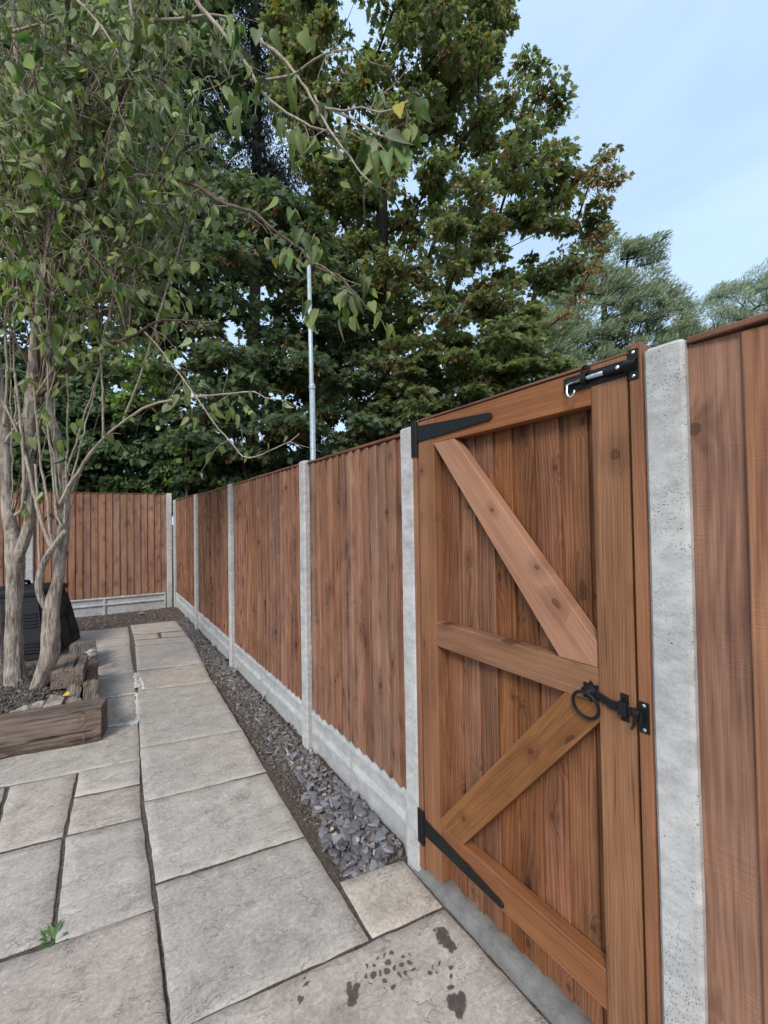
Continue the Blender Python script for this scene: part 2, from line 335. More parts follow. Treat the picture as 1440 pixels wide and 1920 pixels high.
M['bin'] = plain('black_recycled_plastic', (.009, .011, .015), .6, .25, 0., 12., .25, .15, 150.)
M['slab'] = slab_mat()
M['soil'] = soil_mat('dark_border_soil', (.045, .033, .026), (.17, .125, .095))
M['joint'] = soil_mat('joint_grit', (.05, .04, .033), (.23, .185, .155), 1.6)
M['slab_side'] = soil_mat('dirty_slab_edge', (.075, .06, .05), (.21, .175, .145), 1.6)
M['ground'] = soil_mat('rough_earth', (.035, .04, .02), (.1, .1, .05), .3)
M['mortar'] = plain('spilt_mortar', (.56, .56, .54), .9, .15, 0., 60., .2, .6, 90.)
M['slate'] = chip_mat('plum_slate', [(0, (.12, .11, .13)), (.2, (.17, .16, .185)), (.42, (.085, .08, .09)), (.6, (.22, .21, .24)), (.78, (.14, .125, .125)), (.93, (.29, .28, .31))], False, .55)
M['pebble'] = chip_mat('pale_pebble', [(0, (.42, .36, .29)), (.35, (.5, .46, .4)), (.6, (.34, .15, .08)), (.8, (.3, .26, .22))], False, .8)
M['mulch'] = chip_mat('dark_mulch', [(0, (.05, .038, .032)), (.22, (.09, .064, .05)), (.44, (.07, .062, .062)), (.64, (.125, .095, .075)), (.8, (.11, .1, .105)), (.96, (.36, .31, .25))], True, .85)
M['bark'] = bark_mat('pale_fissured_bark', (.11, .083, .066), (.50, .435, .37))
M['twig'] = bark_mat('grey_brown_shoot', (.19, .15, .115), (.46, .40, .325), .4, 90., .4, .002)
M['dark_twig'] = bark_mat('dark_branch_bark', (.05, .036, .028), (.17, .125, .095), .3, 80., .8, .006)
M['far_bark'] = bark_mat('dark_tree_bark', (.022, .018, .014), (.075, .06, .047), .25, 12., .8, .03)
M['lilac_leaf'] = leaf_mat('heart_leaf', (.125, .185, .055), (.28, .315, .155), .45, .35, .012, (.42, .33, .04), False, .5, .45)
M['maple_leaf'] = leaf_mat('maple_leaf', (.14, .168, .066), (.19, .21, .11), .45, .45, .06, (.24, .15, .04))
M['maple_dark'] = leaf_mat('shaded_maple_leaf', (.095, .132, .07), (.13, .16, .095), .45, .4)  # darker copy of the maple leaf, shade of deep crowns put into its colour
M['seed'] = leaf_mat('maple_seed', (.36, .18, .07), (.32, .17, .07), .4, .25)
M['conifer'] = leaf_mat('conifer_spray', (.019, .03, .02), (.03, .042, .028), .4, .1)
M['ivy'] = leaf_mat('ivy_leaf', (.055, .10, .036), (.10, .14, .06), .45, .2, .02, (.2, .09, .04))
M['lime_leaf'] = leaf_mat('lime_green_leaf', (.13, .2, .035), (.17, .23, .07), .35, .35)
M['willow'] = leaf_mat('willow_leaf', (.15, .195, .10), (.29, .345, .22), .35, .25)  # willow green lifted paler, distance haze painted into the leaf colour
M['willow_grey'] = leaf_mat('silver_willow_leaf', (.19, .24, .16), (.39, .45, .35), .3, .25)
M['weed'] = leaf_mat('weed_leaf', (.07, .16, .03), (.12, .2, .07), .25, .25)
M['yellow_leaf'] = plain('fallen_yellow_leaf', (.52, .36, .04), .6, .3, 0., 80., .3)
M['brown_leaf'] = plain('dry_brown_leaf', (.3, .17, .09), .8, .2, 0., 80., .3)
g = G('wet_stone'); P_ = g.n('NewGeometry', out=0); da = g.n('Attribute', attribute_name='damp', out=2)
wn = g.noise(P_, 130., 4, .7)
wm = g.mr(g.math('ADD', da, g.math('MULTIPLY', g.math('SUBTRACT', wn, .5), 1.1)), .12, .7, 0., .78)
ws = g.bsdf(g.mix(g.noise(P_, 60., 4, .7), (.065, .056, .049), (.14, .121, .106)), .5, None, .4)
M['wet'] = g.done(g.n('MixShader', wm, g.n('BsdfTransparent'), ws))

# ================================================================== THE SETTING
XF = 1.085                       # front faces of the concrete posts along the right hand fence
# ground sheet to the horizon
def grid_plane(x0, x1, y0, y1, nx, ny, zf):
    xs = np.linspace(x0, x1, nx+1); ys = np.linspace(y0, y1, ny+1)
    V = [(x, y, zf(x, y)) for y in ys for x in xs]
    Fc = [(j*(nx+1)+i, j*(nx+1)+i+1, (j+1)*(nx+1)+i+1, (j+1)*(nx+1)+i) for j in range(ny) for i in range(nx)]
    return np_mesh('sheet', V, [Fc], True)
prop(mobj('ground', grid_plane(-600, 600, -600, 600, 4, 4, lambda x, y: -.12), M['ground']), kind='structure')

# soil border between paving and fences
def soil_z(x, y):
    n = mnoise.noise(Vector((x*7, y*7, 0)))*.012 + mnoise.noise(Vector((x*23, y*23, 3)))*.006
    heap = max(0., min(1., (x-.84)/.22))*.03
    return -.03 + n + heap*(1 if y > 1.52 else 0)
soil = prop(mobj('soil_border', grid_plane(.70, 1.20, 1.40, 8.4, 40, 420, soil_z), M['soil']), kind='structure')
soil_b = prop(mobj('soil_border', grid_plane(-2.6, .70, 5.75, 8.62, 110, 90, lambda x, y: soil_z(.7, y)+mnoise.noise(Vector((x*9, y*9, 1)))*.012), M['soil']), kind='structure')

# ---- paving slabs
pav_base = prop(mobj('paving', grid_plane(-3.4, 1.115, -2.2, 7.2, 60, 120, lambda x, y: -.0095+mnoise.noise(Vector((x*30, y*30, 0)))*.005 - (.04 if (x > .84 and y > 1.5) else 0)), M['joint']), kind='structure')
def slab(corners, gap=.006, tilt=.002, flat=False):
    """corners: 4 ground points anticlockwise seen from above"""
    P = [Vector((p[0], p[1], 0)) for p in corners]
    c = sum(P, Vector())/4
    L = max((P[1]-P[0]).length, (P[3]-P[0]).length); W = min((P[1]-P[0]).length, (P[3]-P[0]).length)
    # shrink by the joint gap
    Q = []
    for i in range(4):
        a, b, d = P[i], P[(i+1) % 4], P[(i-1) % 4]
        e1 = (b-a).normalized(); e2 = (d-a).normalized(); Q.append(a + e1*gap + e2*gap)
    nu = max(6, min(26, int((Q[1]-Q[0]).length/.035))); nv = max(6, min(26, int((Q[3]-Q[0]).length/.035)))
    sx, sy, sz = random.uniform(-tilt, tilt), random.uniform(-tilt, tilt), random.uniform(-.0015, .0015)
    seed = random.uniform(0, 90); V = []
    def ticks(n, L_):
        e = .005/max(L_, .02); return [0.]+[e+(1-2*e)*k/(n-2) for k in range(n-1)]+[1.]
    tu, tv = ticks(nu, (Q[1]-Q[0]).length), ticks(nv, (Q[3]-Q[0]).length)
    for j in range(nv+1):
        for i in range(nu+1):
            u, v = tu[i], tv[j]
            p = (Q[0]*(1-u)+Q[1]*u)*(1-v) + (Q[3]*(1-u)+Q[2]*u)*v
            edge = min(i, nu-i, j, nv-j)
            jx = mnoise.noise(Vector((p.x*14+seed, p.y*14, 0)))*.0045; jy = mnoise.noise(Vector((p.x*14, p.y*14+seed, 7)))*.0045
            jx += mnoise.noise(Vector((p.x*45+seed, p.y*45, 0)))*.0025; jy += mnoise.noise(Vector((p.x*45, p.y*45+seed, 7)))*.0025
            if edge > 1: jx = jy = 0
            z = (0 if flat else mnoise.fractal(Vector((p.x*3.5+seed, p.y*5, 0)), 1., 2., 4)*.0035) + (u-.5)*sx+(v-.5)*sy+sz
            if edge == 0: z -= .0045
            V.append(Vector((p.x+jx, p.y+jy, z))-c)
    n1 = nu+1; Fc = [(j*n1+i, j*n1+i+1, (j+1)*n1+i+1, (j+1)*n1+i) for j in range(nv) for i in range(nu)]
    per = [i for i in range(nu+1)] + [j*n1+nu for j in range(1, nv+1)] + [nv*n1+i for i in range(nu-1, -1, -1)] + [j*n1 for j in range(nv-1, 0, -1)]
    b0 = len(V); V += [Vector((V[k].x*.998, V[k].y*.998, -.035)) for k in per]; m = len(per)
    Fc += [(per[k], b0+k, b0+(k+1) % m, per[(k+1) % m]) for k in range(m)]
    me = np_mesh('slab', [tuple(p) for p in V], [Fc], True); me.materials.append(M['slab']); me.materials.append(M['slab_side'])
    mi = np.zeros(len(Fc), dtype=np.int32); mi[nu*nv:] = 1; me.polygons.foreach_set('material_index', mi)
    return mobj('paving_slab', me, None, pav_base, Matrix.Translation(c))
gp = lambda u, v: at_z(u, v, 0)
def sl(a, b, c_, d, **k): return slab([gp(*a), gp(*b), gp(*c_), gp(*d)], **k)      # near-left, near-right, far-right, far-left in the photo
J = dict(a=((242,1172),(331,1163)), b=((247,1190),(347,1181.5)), c=((249,1200),(354,1191.5)), d=((251,1211),(364,1202)), e=((254,1258),(383,1242.5)),
         f=((257,1295),(400,1277)), g=((261,1402),(456,1367)), h=((269,1503),(501,1446.5)), i=((290,1657),(574,1567)), j=((320,1937),(697,1762)))
def row(k1, k2, **k): sl(J[k2][0], J[k2][1], J[k1][1], J[k1][0], **k)
row('a', 'b', gap=.016); row('c', 'd', gap=.018); row('d', 'e', gap=.013); row('e', 'f', gap=.011); row('f', 'g', gap=.006); row('g', 'h', gap=.004); row('h', 'i', gap=.005)
sl((249,1200), (301,1195.5), (299,1186), (247,1190), gap=.018); sl((301,1195.5), (354,1191.5), (347,1181.5), (299,1186), gap=.018)
sl(J['j'][0], J['j'][1], J['i'][1], J['i'][0], gap=.005)
S_small = sl((697,1762), (834,1700), (757,1611), (633,1650), gap=.005)
pj0, pj1, pj2 = gp(322, 1938), gp(697, 1762), gp(834, 1700)
pj0 = pj1 + (pj1-pj2).normalized()*((pj0-pj1).length)
S_wet = slab([Vector((pj0.x-.01, .62, 0)), Vector((1.078, .62, 0)), pj2, Vector((pj0.x, pj0.y, 0))], gap=.0045, flat=True, tilt=0)
# left of the long joint
sl((187,1268), (253,1257), (248,1227), (150,1241), gap=.010); sl((150,1241), (248,1227), (245,1192), (120,1207), gap=.011)
sl((120,1207), (245,1192), (242,1174.5), (125,1186), gap=.013)
sl((150,1314), (257,1301), (253,1257), (160,1272.5), gap=.009); sl((150,1369), (260,1353), (257,1301), (150,1314), gap=.009)
sl((-40,1484), (264,1423.5), (260,1353), (-20,1395), gap=.004); sl((138,1494), (265,1469), (264,1423.5), (147,1446), gap=.005)
sl((123,1566), (268,1531), (265,1470), (137,1495), gap=.006); sl((100,1771), (293,1702), (269,1531), (122,1567), gap=.005)
sl((-18,1603), (121,1567), (147,1447), (16,1473), gap=.006); sl((-64,1822), (99,1762), (120,1569), (-34,1608), gap=.006)
sl((-70,1604), (-22,1604), (14,1474), (-42,1485), gap=.007)
a0 = gp(293, 1703); a1 = gp(318, 1917)
slab([Vector((-.48, 1.38, 0)), Vector((a1.x, a1.y-.02, 0)), a0, gp(-70, 1826)], gap=.005)
# paving that runs on outside the picture
for (x0, x1, y0, y1) in [(-.48,.16,.62,1.37), (-.48,.16,-.2,.61), (.17,.62,-.2,.61), (.63,1.075,-.2,.61), (-.48,.3,-1.1,-.21), (.31,1.075,-1.1,-.21), (-.48,1.075,-2.,-1.11),
                         (-1.3,-.49,1.3,2.1), (-1.3,-.49,.4,1.29), (-1.3,-.49,-.5,.39), (-1.3,-.49,-1.4,-.51), 
                         (-2.2,-1.31,2.4,3.5), (-2.2,-1.31,1.3,2.39), (-2.2,-1.31,.2,1.29), (-2.2,-1.31,-.9,.19), (-3.1,-2.21,2.4,3.5), (-3.1,-2.21,1.2,2.39), (-3.1,-2.21,0.,1.19)]:
    slab([Vector((x0, y0, 0)), Vector((x1, y0, 0)), Vector((x1, y1, 0)), Vector((x0, y1, 0))])

for q0, q1, y0, y1 in ((gp(-70, 1826), gp(-36, 1609), 2.11, 2.60), (gp(-72, 1605), gp(-44, 1487), 2.61, 3.40)):
    slab([Vector((-1.3, y0, 0)), q0, q1, Vector((-1.3, y1, 0))])
# wet boot prints and splashes on the slab by the gate (flat marks lying on the stone)
def blob(cx, cy, r, el=1., rot=0., jag=.3, n=18):
    s = random.uniform(0, 50); out = []
    for k in range(n):
        a = 2*math.pi*k/n; rr = r*(1+jag*mnoise.noise(Vector((math.cos(a)*1.6+s, math.sin(a)*1.6, s)))*1.7)
        x, y = rr*math.cos(a)*el, rr*math.sin(a); out.append((cx+x*math.cos(rot)-y*math.sin(rot), cy+x*math.sin(rot)+y*math.cos(rot)))
    return out
def wet(polys, name='wet_patch', soft=.45):
    """flat damp marks lying on the stone, drying out towards their rims"""
    V = []; Fc = []; A = []
    for q, p in enumerate(polys):
        n = len(p); cx, cy = sum(x for x, y in p)/n, sum(y for x, y in p)/n; b0 = len(V); z = .0022+.00012*q
        V += [(x, y, z) for x, y in p] + [(cx+(x-cx)*(1-soft), cy+(y-cy)*(1-soft), z) for x, y in p] + [(cx, cy, z)]; A += [0.]*n+[1.]*(n+1)
        for k in range(n):
            j = (k+1) % n; Fc += [(b0+k, b0+j, b0+n+j, b0+n+k), (b0+n+k, b0+n+j, b0+2*n)]
    me = bpy.data.meshes.new(name); me.from_pydata(V, [], Fc); me.update()
    at = me.attributes.new('damp', 'FLOAT', 'POINT'); at.data.foreach_set('value', A)
    return mobj(name, me, M['wet'], S_wet)
def pxblob(u, v, rp, **k):
    p = gp(u, v); q = gp(u+rp, v); return blob(p.x, p.y, (q-p).length, **k)
wet([pxblob(828,1748,12,jag=.38), pxblob(836,1768,16,jag=.42), pxblob(848,1778,9,el=1.6,jag=.5), pxblob(815,1745,4), pxblob(826,1756,9,jag=.5)])
wet([pxblob(662,1866,14,jag=.42), pxblob(655,1850,8,jag=.42), pxblob(668,1852,9,jag=.38), pxblob(660,1880,9,jag=.38)])
wet([pxblob(855,1884,19,jag=.38), pxblob(866,1870,11,jag=.38), pxblob(862,1903,10,jag=.38), pxblob(845,1876,9)])
wet([pxblob(563,1876,8,jag=.38), pxblob(575,1845,4,el=2.), pxblob(571,1835,2.5)])
def boot_print(u, v, nx, ny, cell, keep):
    pc = gp(u, v); dx = (gp(770, 1812)-gp(690, 1836)).normalized(); dy = Vector((-dx.y, dx.x, 0)); out = []
    jit = lambda i, j, k: (mnoise.noise(Vector((i*.9+k, j*.9, k)))*.6)
    for i in range(-nx, nx+1):
        for j in range(-ny, ny+1):
            r = math.hypot(i/(nx+.5), j/(ny+.4))
            if r > 1 or random.random() > keep: continue
            sh = .5*(1-.5*r)*random.uniform(.6, 1.08); q = []
            for a, b in ((-1,-1),(1,-1),(1,1),(-1,1)):
                x = i + .35*(j % 2) + a*sh + jit(i+a*.5, j+b*.5, 3.3); y = j + b*sh + jit(i+a*.5, j+b*.5, 8.1) + .25*(i/nx)**2
                q.append((pc.x+(dx.x*x+dy.x*y)*cell, pc.y+(dx.y*x+dy.y*y)*cell))
            # round the corners a little
            out.append([((q[k][0]*3+q[(k+1) % 4][0])/4, (q[k][1]*3+q[(k+1) % 4][1])/4) if m_ == 0 else ((q[k][0]+q[(k+1) % 4][0]*3)/4, (q[k][1]+q[(k+1) % 4][1]*3)/4) for k in range(4) for m_ in (0, 1)])
    wet(out, 'boot_print', .2)
boot_print(728, 1822, 3, 2, .024, .85); boot_print(835, 1838, 2, 2, .024, .45)

# spilt mortar along the long joint
def mortar(pts, w0, w1):
    V = []; Fc = []
    n = len(pts)
    for i, (u, v) in enumerate(pts):
        p = gp(u, v); q = gp(*pts[min(i+1, n-1)]) - gp(*pts[max(i-1, 0)]); t = Vector((-q.y, q.x, 0)).normalized()
        w = (w0+(w1-w0)*i/(n-1))
        a = w*(1+random.uniform(-.6, .6)); b = w*(1+random.uniform(-.6, .9))
        V += [(p.x+t.x*a, p.y+t.y*a, .0012), (p.x, p.y, .0045), (p.x-t.x*b, p.y-t.y*b, .0012)]
    for i in range(n-1): Fc += [(3*i, 3*i+3, 3*i+4, 3*i+1), (3*i+1, 3*i+4, 3*i+5, 3*i+2)]
    me = bpy.data.meshes.new('mortar'); me.from_pydata(V, [], Fc); me.update(); mobj('mortar_smear', me, M['mortar'], pav_base)
def lerp_pts(a, b, n): return [(a[0]+(b[0]-a[0])*i/n + random.uniform(-.4,.4), a[1]+(b[1]-a[1])*i/n + random.uniform(-.3,.3)) for i in range(n+1)]
mortar(lerp_pts((180,1310),(258,1300),26), .010, .018); mortar(lerp_pts((180,1365),(235,1357.5),18), .008, .02); mortar(lerp_pts((235,1357.5),(261,1352),9), .04, .03)
mortar(lerp_pts((254,1262),(256.5,1290),14), .016, .02); mortar(lerp_pts((257,1301),(259.5,1350),22), .012, .018)
mortar(lerp_pts((187,1268),(252,1258),20), .003, .006); mortar(lerp_pts((258,1258),(272,1292),12), .003, .012)

# ---- loose mulch and slate on the border
def chip_mesh(seed, n=7, flat=.35):
    r = random.Random(seed); k = n
    top = []; bot = []
    for i in range(k):
        a = 2*math.pi*(i+r.uniform(-.3,.3))/k; rr = r.uniform(.6, 1.1)
        bot.append((math.cos(a)*rr, math.sin(a)*rr*.72, -flat*r.uniform(.4, .9))); top.append((math.cos(a)*rr*.86, math.sin(a)*rr*.62, flat*r.uniform(.3, 1.)))
    V = bot+top+[(r.uniform(-.2,.2), r.uniform(-.2,.2), flat*r.uniform(.7,1.2)), (0, 0, -flat)]
    Fc = []
    for i in range(k):
        j = (i+1) % k; Fc += [(i, j, k+j), (i, k+j, k+i), (k+i, k+j, 2*k), (j, i, 2*k+1)]
    return V, Fc
def rot_mats(n, r, tilt=.5):
    a = r.uniform(0, 2*np.pi, n); tx = r.normal(0, tilt, n); ty = r.normal(0, tilt, n)
    ca, sa, cx, sx, cy, sy = np.cos(a), np.sin(a), np.cos(tx), np.sin(tx), np.cos(ty), np.sin(ty); O = np.zeros(n); I = np.ones(n)
    Rz = np.stack([np.stack([ca,-sa,O],-1), np.stack([sa,ca,O],-1), np.stack([O,O,I],-1)], 1)
    Rx = np.stack([np.stack([I,O,O],-1), np.stack([O,cx,-sx],-1), np.stack([O,sx,cx],-1)], 1)
    Ry = np.stack([np.stack([cy,O,sy],-1), np.stack([O,I,O],-1), np.stack([-sy,O,cy],-1)], 1)
    return Rx @ Ry @ Rz
def scatter(name, templates, pos, rots, sizes, mat, parent=None, kind=None, smooth=False, mw=None):
    pos = np.asarray(pos); n = len(pos); pick = rng.integers(0, len(templates), n); Vs = []; Fs = {}; base = 0
    for t, (tv, tf) in enumerate(templates):
        ix = np.nonzero(pick == t)[0]
        if not len(ix): continue
        tv = np.asarray(tv, float); s = np.asarray(sizes)[ix]
        s = s[:, None, None] if s.ndim == 1 else s[:, None, :]
        V = np.einsum('nij,nkj->nki', rots[ix], tv[None]*s) + pos[ix][:, None, :]
        Vs.append(V.reshape(-1, 3)); off = base + np.arange(len(ix))*len(tv)
        for f in tf: Fs.setdefault(len(f), []).append(off[:, None] + np.asarray(f)[None, :])
        base += len(ix)*len(tv)
    me = np_mesh(name, np.concatenate(Vs), [np.concatenate(v) for v in Fs.values()], smooth)
    o = mobj(name, me, mat, parent, mw)
    if kind: o['kind'] = kind
    return o
chips = [chip_mesh(i, 6, random.uniform(.25, .5)) for i in range(10)]
slivers = [([(x*2.2, y*.5, z) for x, y, z in v], f) for v, f in (chip_mesh(40+i, 5, .3) for i in range(6))]
def border_edge(y):            # right hand edge of the paving
    return .80+.165*max(0., min(1., (y-1.5)/5.5)) if y < 7.02 else -3
P = []
while len(P) < 7500:
    y = 1.5+6.6*rng.random()**1.5; x = rng.uniform(border_edge(y)+.005, 1.10)
    P.append((x, y, soil_z(x, y)+.004))
P = np.array(P); sz = rng.uniform(.005, .013, len(P))*np.where(rng.random(len(P)) < .3, 2., 1.)*np.where(P[:, 0] < .9+.02*P[:, 1], .72, 1.)*np.where((P[:, 1] > 2.3) & (P[:, 0] > .92), 1.35, 1.)
scatter('mulch_chips', chips+slivers, P, rot_mats(len(P), rng, .5), sz, M['mulch'], soil, 'stuff')
P = [(rng.uniform(-2.3, 1.0), rng.uniform(7.03, 8.3), -.022) for _ in range(5200)] + [(rng.uniform(-1.9, -.4), rng.uniform(5.85, 7.1), -.018) for _ in range(1800)]
P = np.array(P); scatter('mulch_chips', chips+slivers, P, rot_mats(len(P), rng, .5), rng.uniform(.006, .018, len(P)), M['mulch'], soil_b, 'stuff')
# slate chippings one can pick apart, nearest to the gate
slate_me = []
for i in range(14):
    v, f = chip_mesh(100+i, random.choice((5, 6, 7)), random.uniform(.14, .34)); me = bpy.data.meshes.new('slate_chip'); me.from_pydata(v, [], f); me.materials.append(M['slate']); slate_me.append(me)
pebble_me = []
for i in range(4):
    v, f = chip_mesh(130+i, 7, .6); me = bpy.data.meshes.new('pebble'); me.from_pydata(v, [], f); me.materials.append(M['pebble']); pebble_me.append(me)
def in_slate(x, y):
    edge = .83 + max(0, y-1.62)*.16 + .02*math.sin(y*17)
    return x > edge
n_ch = 0; placed = []
tries = 0
while n_ch < 262 and tries < 9000:
    tries += 1
    y = 1.515 + 1.0*random.random()**1.35; x = random.uniform(.82, 1.10)
    if not in_slate(x, y) or (y < 1.6 and x < .84): continue
    s = random.uniform(.018, .054)*(1 if y < 2.0 else .8)
    if any((x-a)**2+(y-b)**2 < (.5*(s+c_))**2*(.9) for a, b, c_ in placed): s *= .75
    lift = sum(1 for a, b, c_ in placed if (x-a)**2+(y-b)**2 < (.8*c_)**2)*.011
    placed.append((x, y, s)); n_ch += 1
    me = random.choice(slate_me) if random.random() < .93 else random.choice(pebble_me)
    if me in pebble_me: s *= .55
    o = bpy.data.objects.new(me.name.split('.')[0], me)
    mw = Matrix.Translation((x, y, min(.035, soil_z(x, y)+.012+lift))) @ Euler((random.gauss(0, .3), random.gauss(0, .3), random.uniform(0, 6.3))).to_matrix().to_4x4() @ Matrix.Diagonal((s, s, s*random.uniform(.6, 1.), 1))
    link(o, soil, mw)
for k in range(34):             # larger dark pieces further along the border
    y = random.uniform(2.5, 4.6); x = random.uniform(border_edge(y)+.06, 1.08); s = random.uniform(.016, .034)
    o = bpy.data.objects.new('slate_chip', random.choice(slate_me)); link(o, soil, Matrix.Translation((x, y, soil_z(x, y)+.012)) @ Euler((random.gauss(0,.3), random.gauss(0,.3), random.uniform(0,6.3))).to_matrix().to_4x4() @ Matrix.Scale(s, 4))

# ================================================================== FENCES
def post_mesh(h, w=.085, d=.109, bury=.12):
    """slotted concrete post; front face looks to -y, x centred, z=0 at the ground"""
    c, s0, s1, sd_ = .008, .038, .088, .018
    pr = [(-w/2+c, 0), (w/2-c, 0), (w/2, c), (w/2, s0), (w/2-sd_, s0+.004), (w/2-sd_, s1-.004), (w/2, s1), (w/2, d-c), (w/2-c, d), (-w/2+c, d), (-w/2, d-c), (-w/2, s1), (-w/2+sd_, s1-.004), (-w/2+sd_, s0+.004), (-w/2, s0), (-w/2, c)]
    m = MB(); rows = [-bury, .2, .6, 1., 1.4, h-.014]
    rings = [[(x+.0012*math.sin(7*z+3), y+.0012*math.sin(5*z), z) for x, y in pr] for z in rows]
    rings.append([(x*.86, .054+(y-.054)*.88, h-.004+.05*(y-.054)*.9) for x, y in pr]); m.loft(rings)
    return m.mesh(bevel=0)
_post_cache = {}
def concrete_post(x, y, rz, h, label, group='concrete fence posts', w=.085):
    k = (round(h, 3), w)
    if k not in _post_cache: _post_cache[k] = post_mesh(h, w)
    return prop(mobj('concrete_post', _post_cache[k], M['concrete'], None, Matrix.Translation((x, y, 0)) @ Matrix.Rotation(rz, 4, 'Z')), label, 'fence post', group)
RZ = -math.pi/2       # front to -X
concrete_post(XF, .4245, RZ, 1.868, 'pale concrete post between the gate latch and the nearest fence panel', w=.086)
concrete_post(XF, 1.412, RZ, 1.862, 'pitted concrete post on the hinge side of the gate')
concrete_post(XF, 2.527, RZ, 1.860, 'concrete post at far end of short panel beside gate, below the grey pole')
concrete_post(XF, 4.366, RZ, 1.858, 'third concrete post along the fence from the gate hinges')
concrete_post(XF, 6.205, RZ, 1.862, 'thin looking concrete post, last before the corner of the fence')
concrete_post(XF, 8.14, RZ, 1.885, 'sliver of concrete post tucked behind the tall corner post')
concrete_post(XF, -1.46, RZ, 1.868, 'concrete post beyond the nearest panel, behind the camera')
BF = Vector((.983, 8.222, 0)); BD = Vector((-1.258, .118, 0)).normalized(); BRZ = math.atan2(BD.y, BD.x) + math.pi
def back(t, off=0.): return BF + BD*t + Vector((-BD.y, BD.x, 0))*(-off)       # off>0: away from the camera
p = back(-.046); concrete_post(p.x, p.y, BRZ, 2.005, 'tall concrete corner post where the two fences meet')
p = back(1.875); concrete_post(p.x, p.y, BRZ, 2.005, 'concrete post of the back fence half hidden behind tree trunks', w=.09)
p = back(3.75); concrete_post(p.x, p.y, BRZ, 2.005, 'concrete post of the back fence beyond the left edge')

def feather_mesh(L, w, t0=.004, t1=.0135, side=1):
    """feather edge board: x across, front to -y, z up; thick edge at +x"""
    m = MB(); seed = random.uniform(0, 99); rows = []
    for k in range(9):
        z = L*k/8; b = .0016*mnoise.noise(Vector((z*2.2, seed, 0))); b2 = .0016*mnoise.noise(Vector((z*2.2, seed, 9)))
        rows.append([(x*side, y, zz) for x, y, zz in [(w/2, 0, z), (w/2, -t0+b, z), (-w/2+.0025-b2, -t1-.0012+b, z), (-w/2-b2, -t1+b, z), (-w/2-b2, 0, z)]])
    m.loft(rows); return m.mesh()
_feather = {}
def fence_panel(origin, direction, width, z0, z1, n, label, mat, side=1, depth=.05, group='close boarded fence panels', thick=.027):
    """origin: start on the ground in the front plane of the posts, direction: unit vector along the panel (to the viewer's right)"""
    d = Vector(direction).normalized(); nrm = Vector((d.y, -d.x, 0))              # towards the viewer
    o = empty('fence_panel', Vector(origin) + Vector((0, 0, z0)), label, 'fence panel', group)
    sp = width/n; w = sp+.022
    key = (round(sp, 3), round(z1-z0, 2), mat, side)
    if key not in _feather: _feather[key] = [feather_mesh(z1-z0-.012, w, .004, thick*random.uniform(.85, 1.2), side) for _ in range(5)]
    for i in range(n):
        c = Vector(origin) + d*(sp*(i+.5)) - nrm*(depth-random.uniform(0, .0022)) + Vector((0, 0, z0-random.uniform(0, .009)))
        mw = frame_m(c, d, -nrm, (0, 0, 1))
        b = bpy.data.objects.new('board', _feather[key][(i*3+int(width*10)) % 5])
        if not b.data.materials: b.data.materials.append(mat)
        link(b, o, mw)
    # capping rail and arris rails behind
    cm = box_mesh(.046, .014, width, .002)
    c = Vector(origin) - nrm*(depth-.004) + Vector((0, 0, z1-.006))
    mobj('capping', cm, M['capping'], o, frame_m(c, nrm, d.cross(nrm), d))
    for zz in (z0+.2, (z0+z1)/2, z1-.2):
        rm = box_mesh(.032, .06, width, .003); c = Vector(origin) - nrm*(depth+.018) + Vector((0, 0, zz))
        mobj('rail', rm, M['fence'], o, frame_m(c, nrm, d.cross(nrm), d))
    return o
def gravel_board(origin, direction, width, h, label, depth=.04, bays=2, group='concrete gravel boards'):
    depth += .006
    d = Vector(direction).normalized(); nrm = Vector((d.y, -d.x, 0))
    m = MB(); t = .022; rib = .014; b = .1
    m.box((0, 0, -b), (width, .03, h))
    def ridge(x0, x1, z0, z1, s=.014, rib=.024):      # bevelled rib standing proud of the plate
        m.add([(x0,0,z0),(x1,0,z0),(x1,0,z1),(x0,0,z1),(x0+s,-rib,z0+s),(x1-s,-rib,z0+s),(x1-s,-rib,z1-s),(x0+s,-rib,z1-s)], [(0,1,5,4),(1,2,6,5),(2,3,7,6),(3,0,4,7),(4,5,6,7)])
    ridge(0, width, h-.045, h-.0005); ridge(.001, width-.001, h*.5-.022, h*.5+.022, .014, .0225)
    for k in range(bays+1):
        x = .02+(width-.04)*k/bays; ridge(max(.002, x-.026), min(width-.002, x+.026), -b+.002, h-.003, .014, .0205+.0001*k)
    me = m.mesh(); c = Vector(origin) - nrm*depth
    return prop(mobj('gravel_board', me, M['concrete_board'], None, frame_m(c, d, -nrm, (0, 0, 1))), label, 'gravel board', group)
DN = Vector((0, -1, 0))        # along the right hand fence towards the viewer's right
def right_bay(y_far, y_near, z0, z1, n, lab_p, lab_g, mat, **k):
    wd = y_far-y_near
    fence_panel((XF, y_far, 0), DN, wd, z0, z1, n, lab_p, mat, **{'side': -1, 'thick': .022, **k})
    gravel_board((XF, y_far-.001, 0), DN, wd-.002, z0-.012, lab_g)
right_bay(2.483, 1.456, .272, 1.845, 13, 'short brown close boarded panel directly left of the gate', 'concrete gravel board rising from slate chips under the short panel', M['fence'])
right_bay(4.322, 2.571, .272, 1.85, 22, 'brown fence panel second from the gate, left of the short panel', 'concrete gravel board under the second panel from the gate', M['fence'])
right_bay(6.161, 4.410, .272, 1.85, 22, 'brown fence panel third from the gate, before the last', 'concrete gravel board under the third panel from the gate', M['fence'])
right_bay(8.096, 6.249, .272, 1.87, 22, 'narrow looking far fence panel running into the corner', 'far concrete gravel board running into the fence corner', M['fence'])
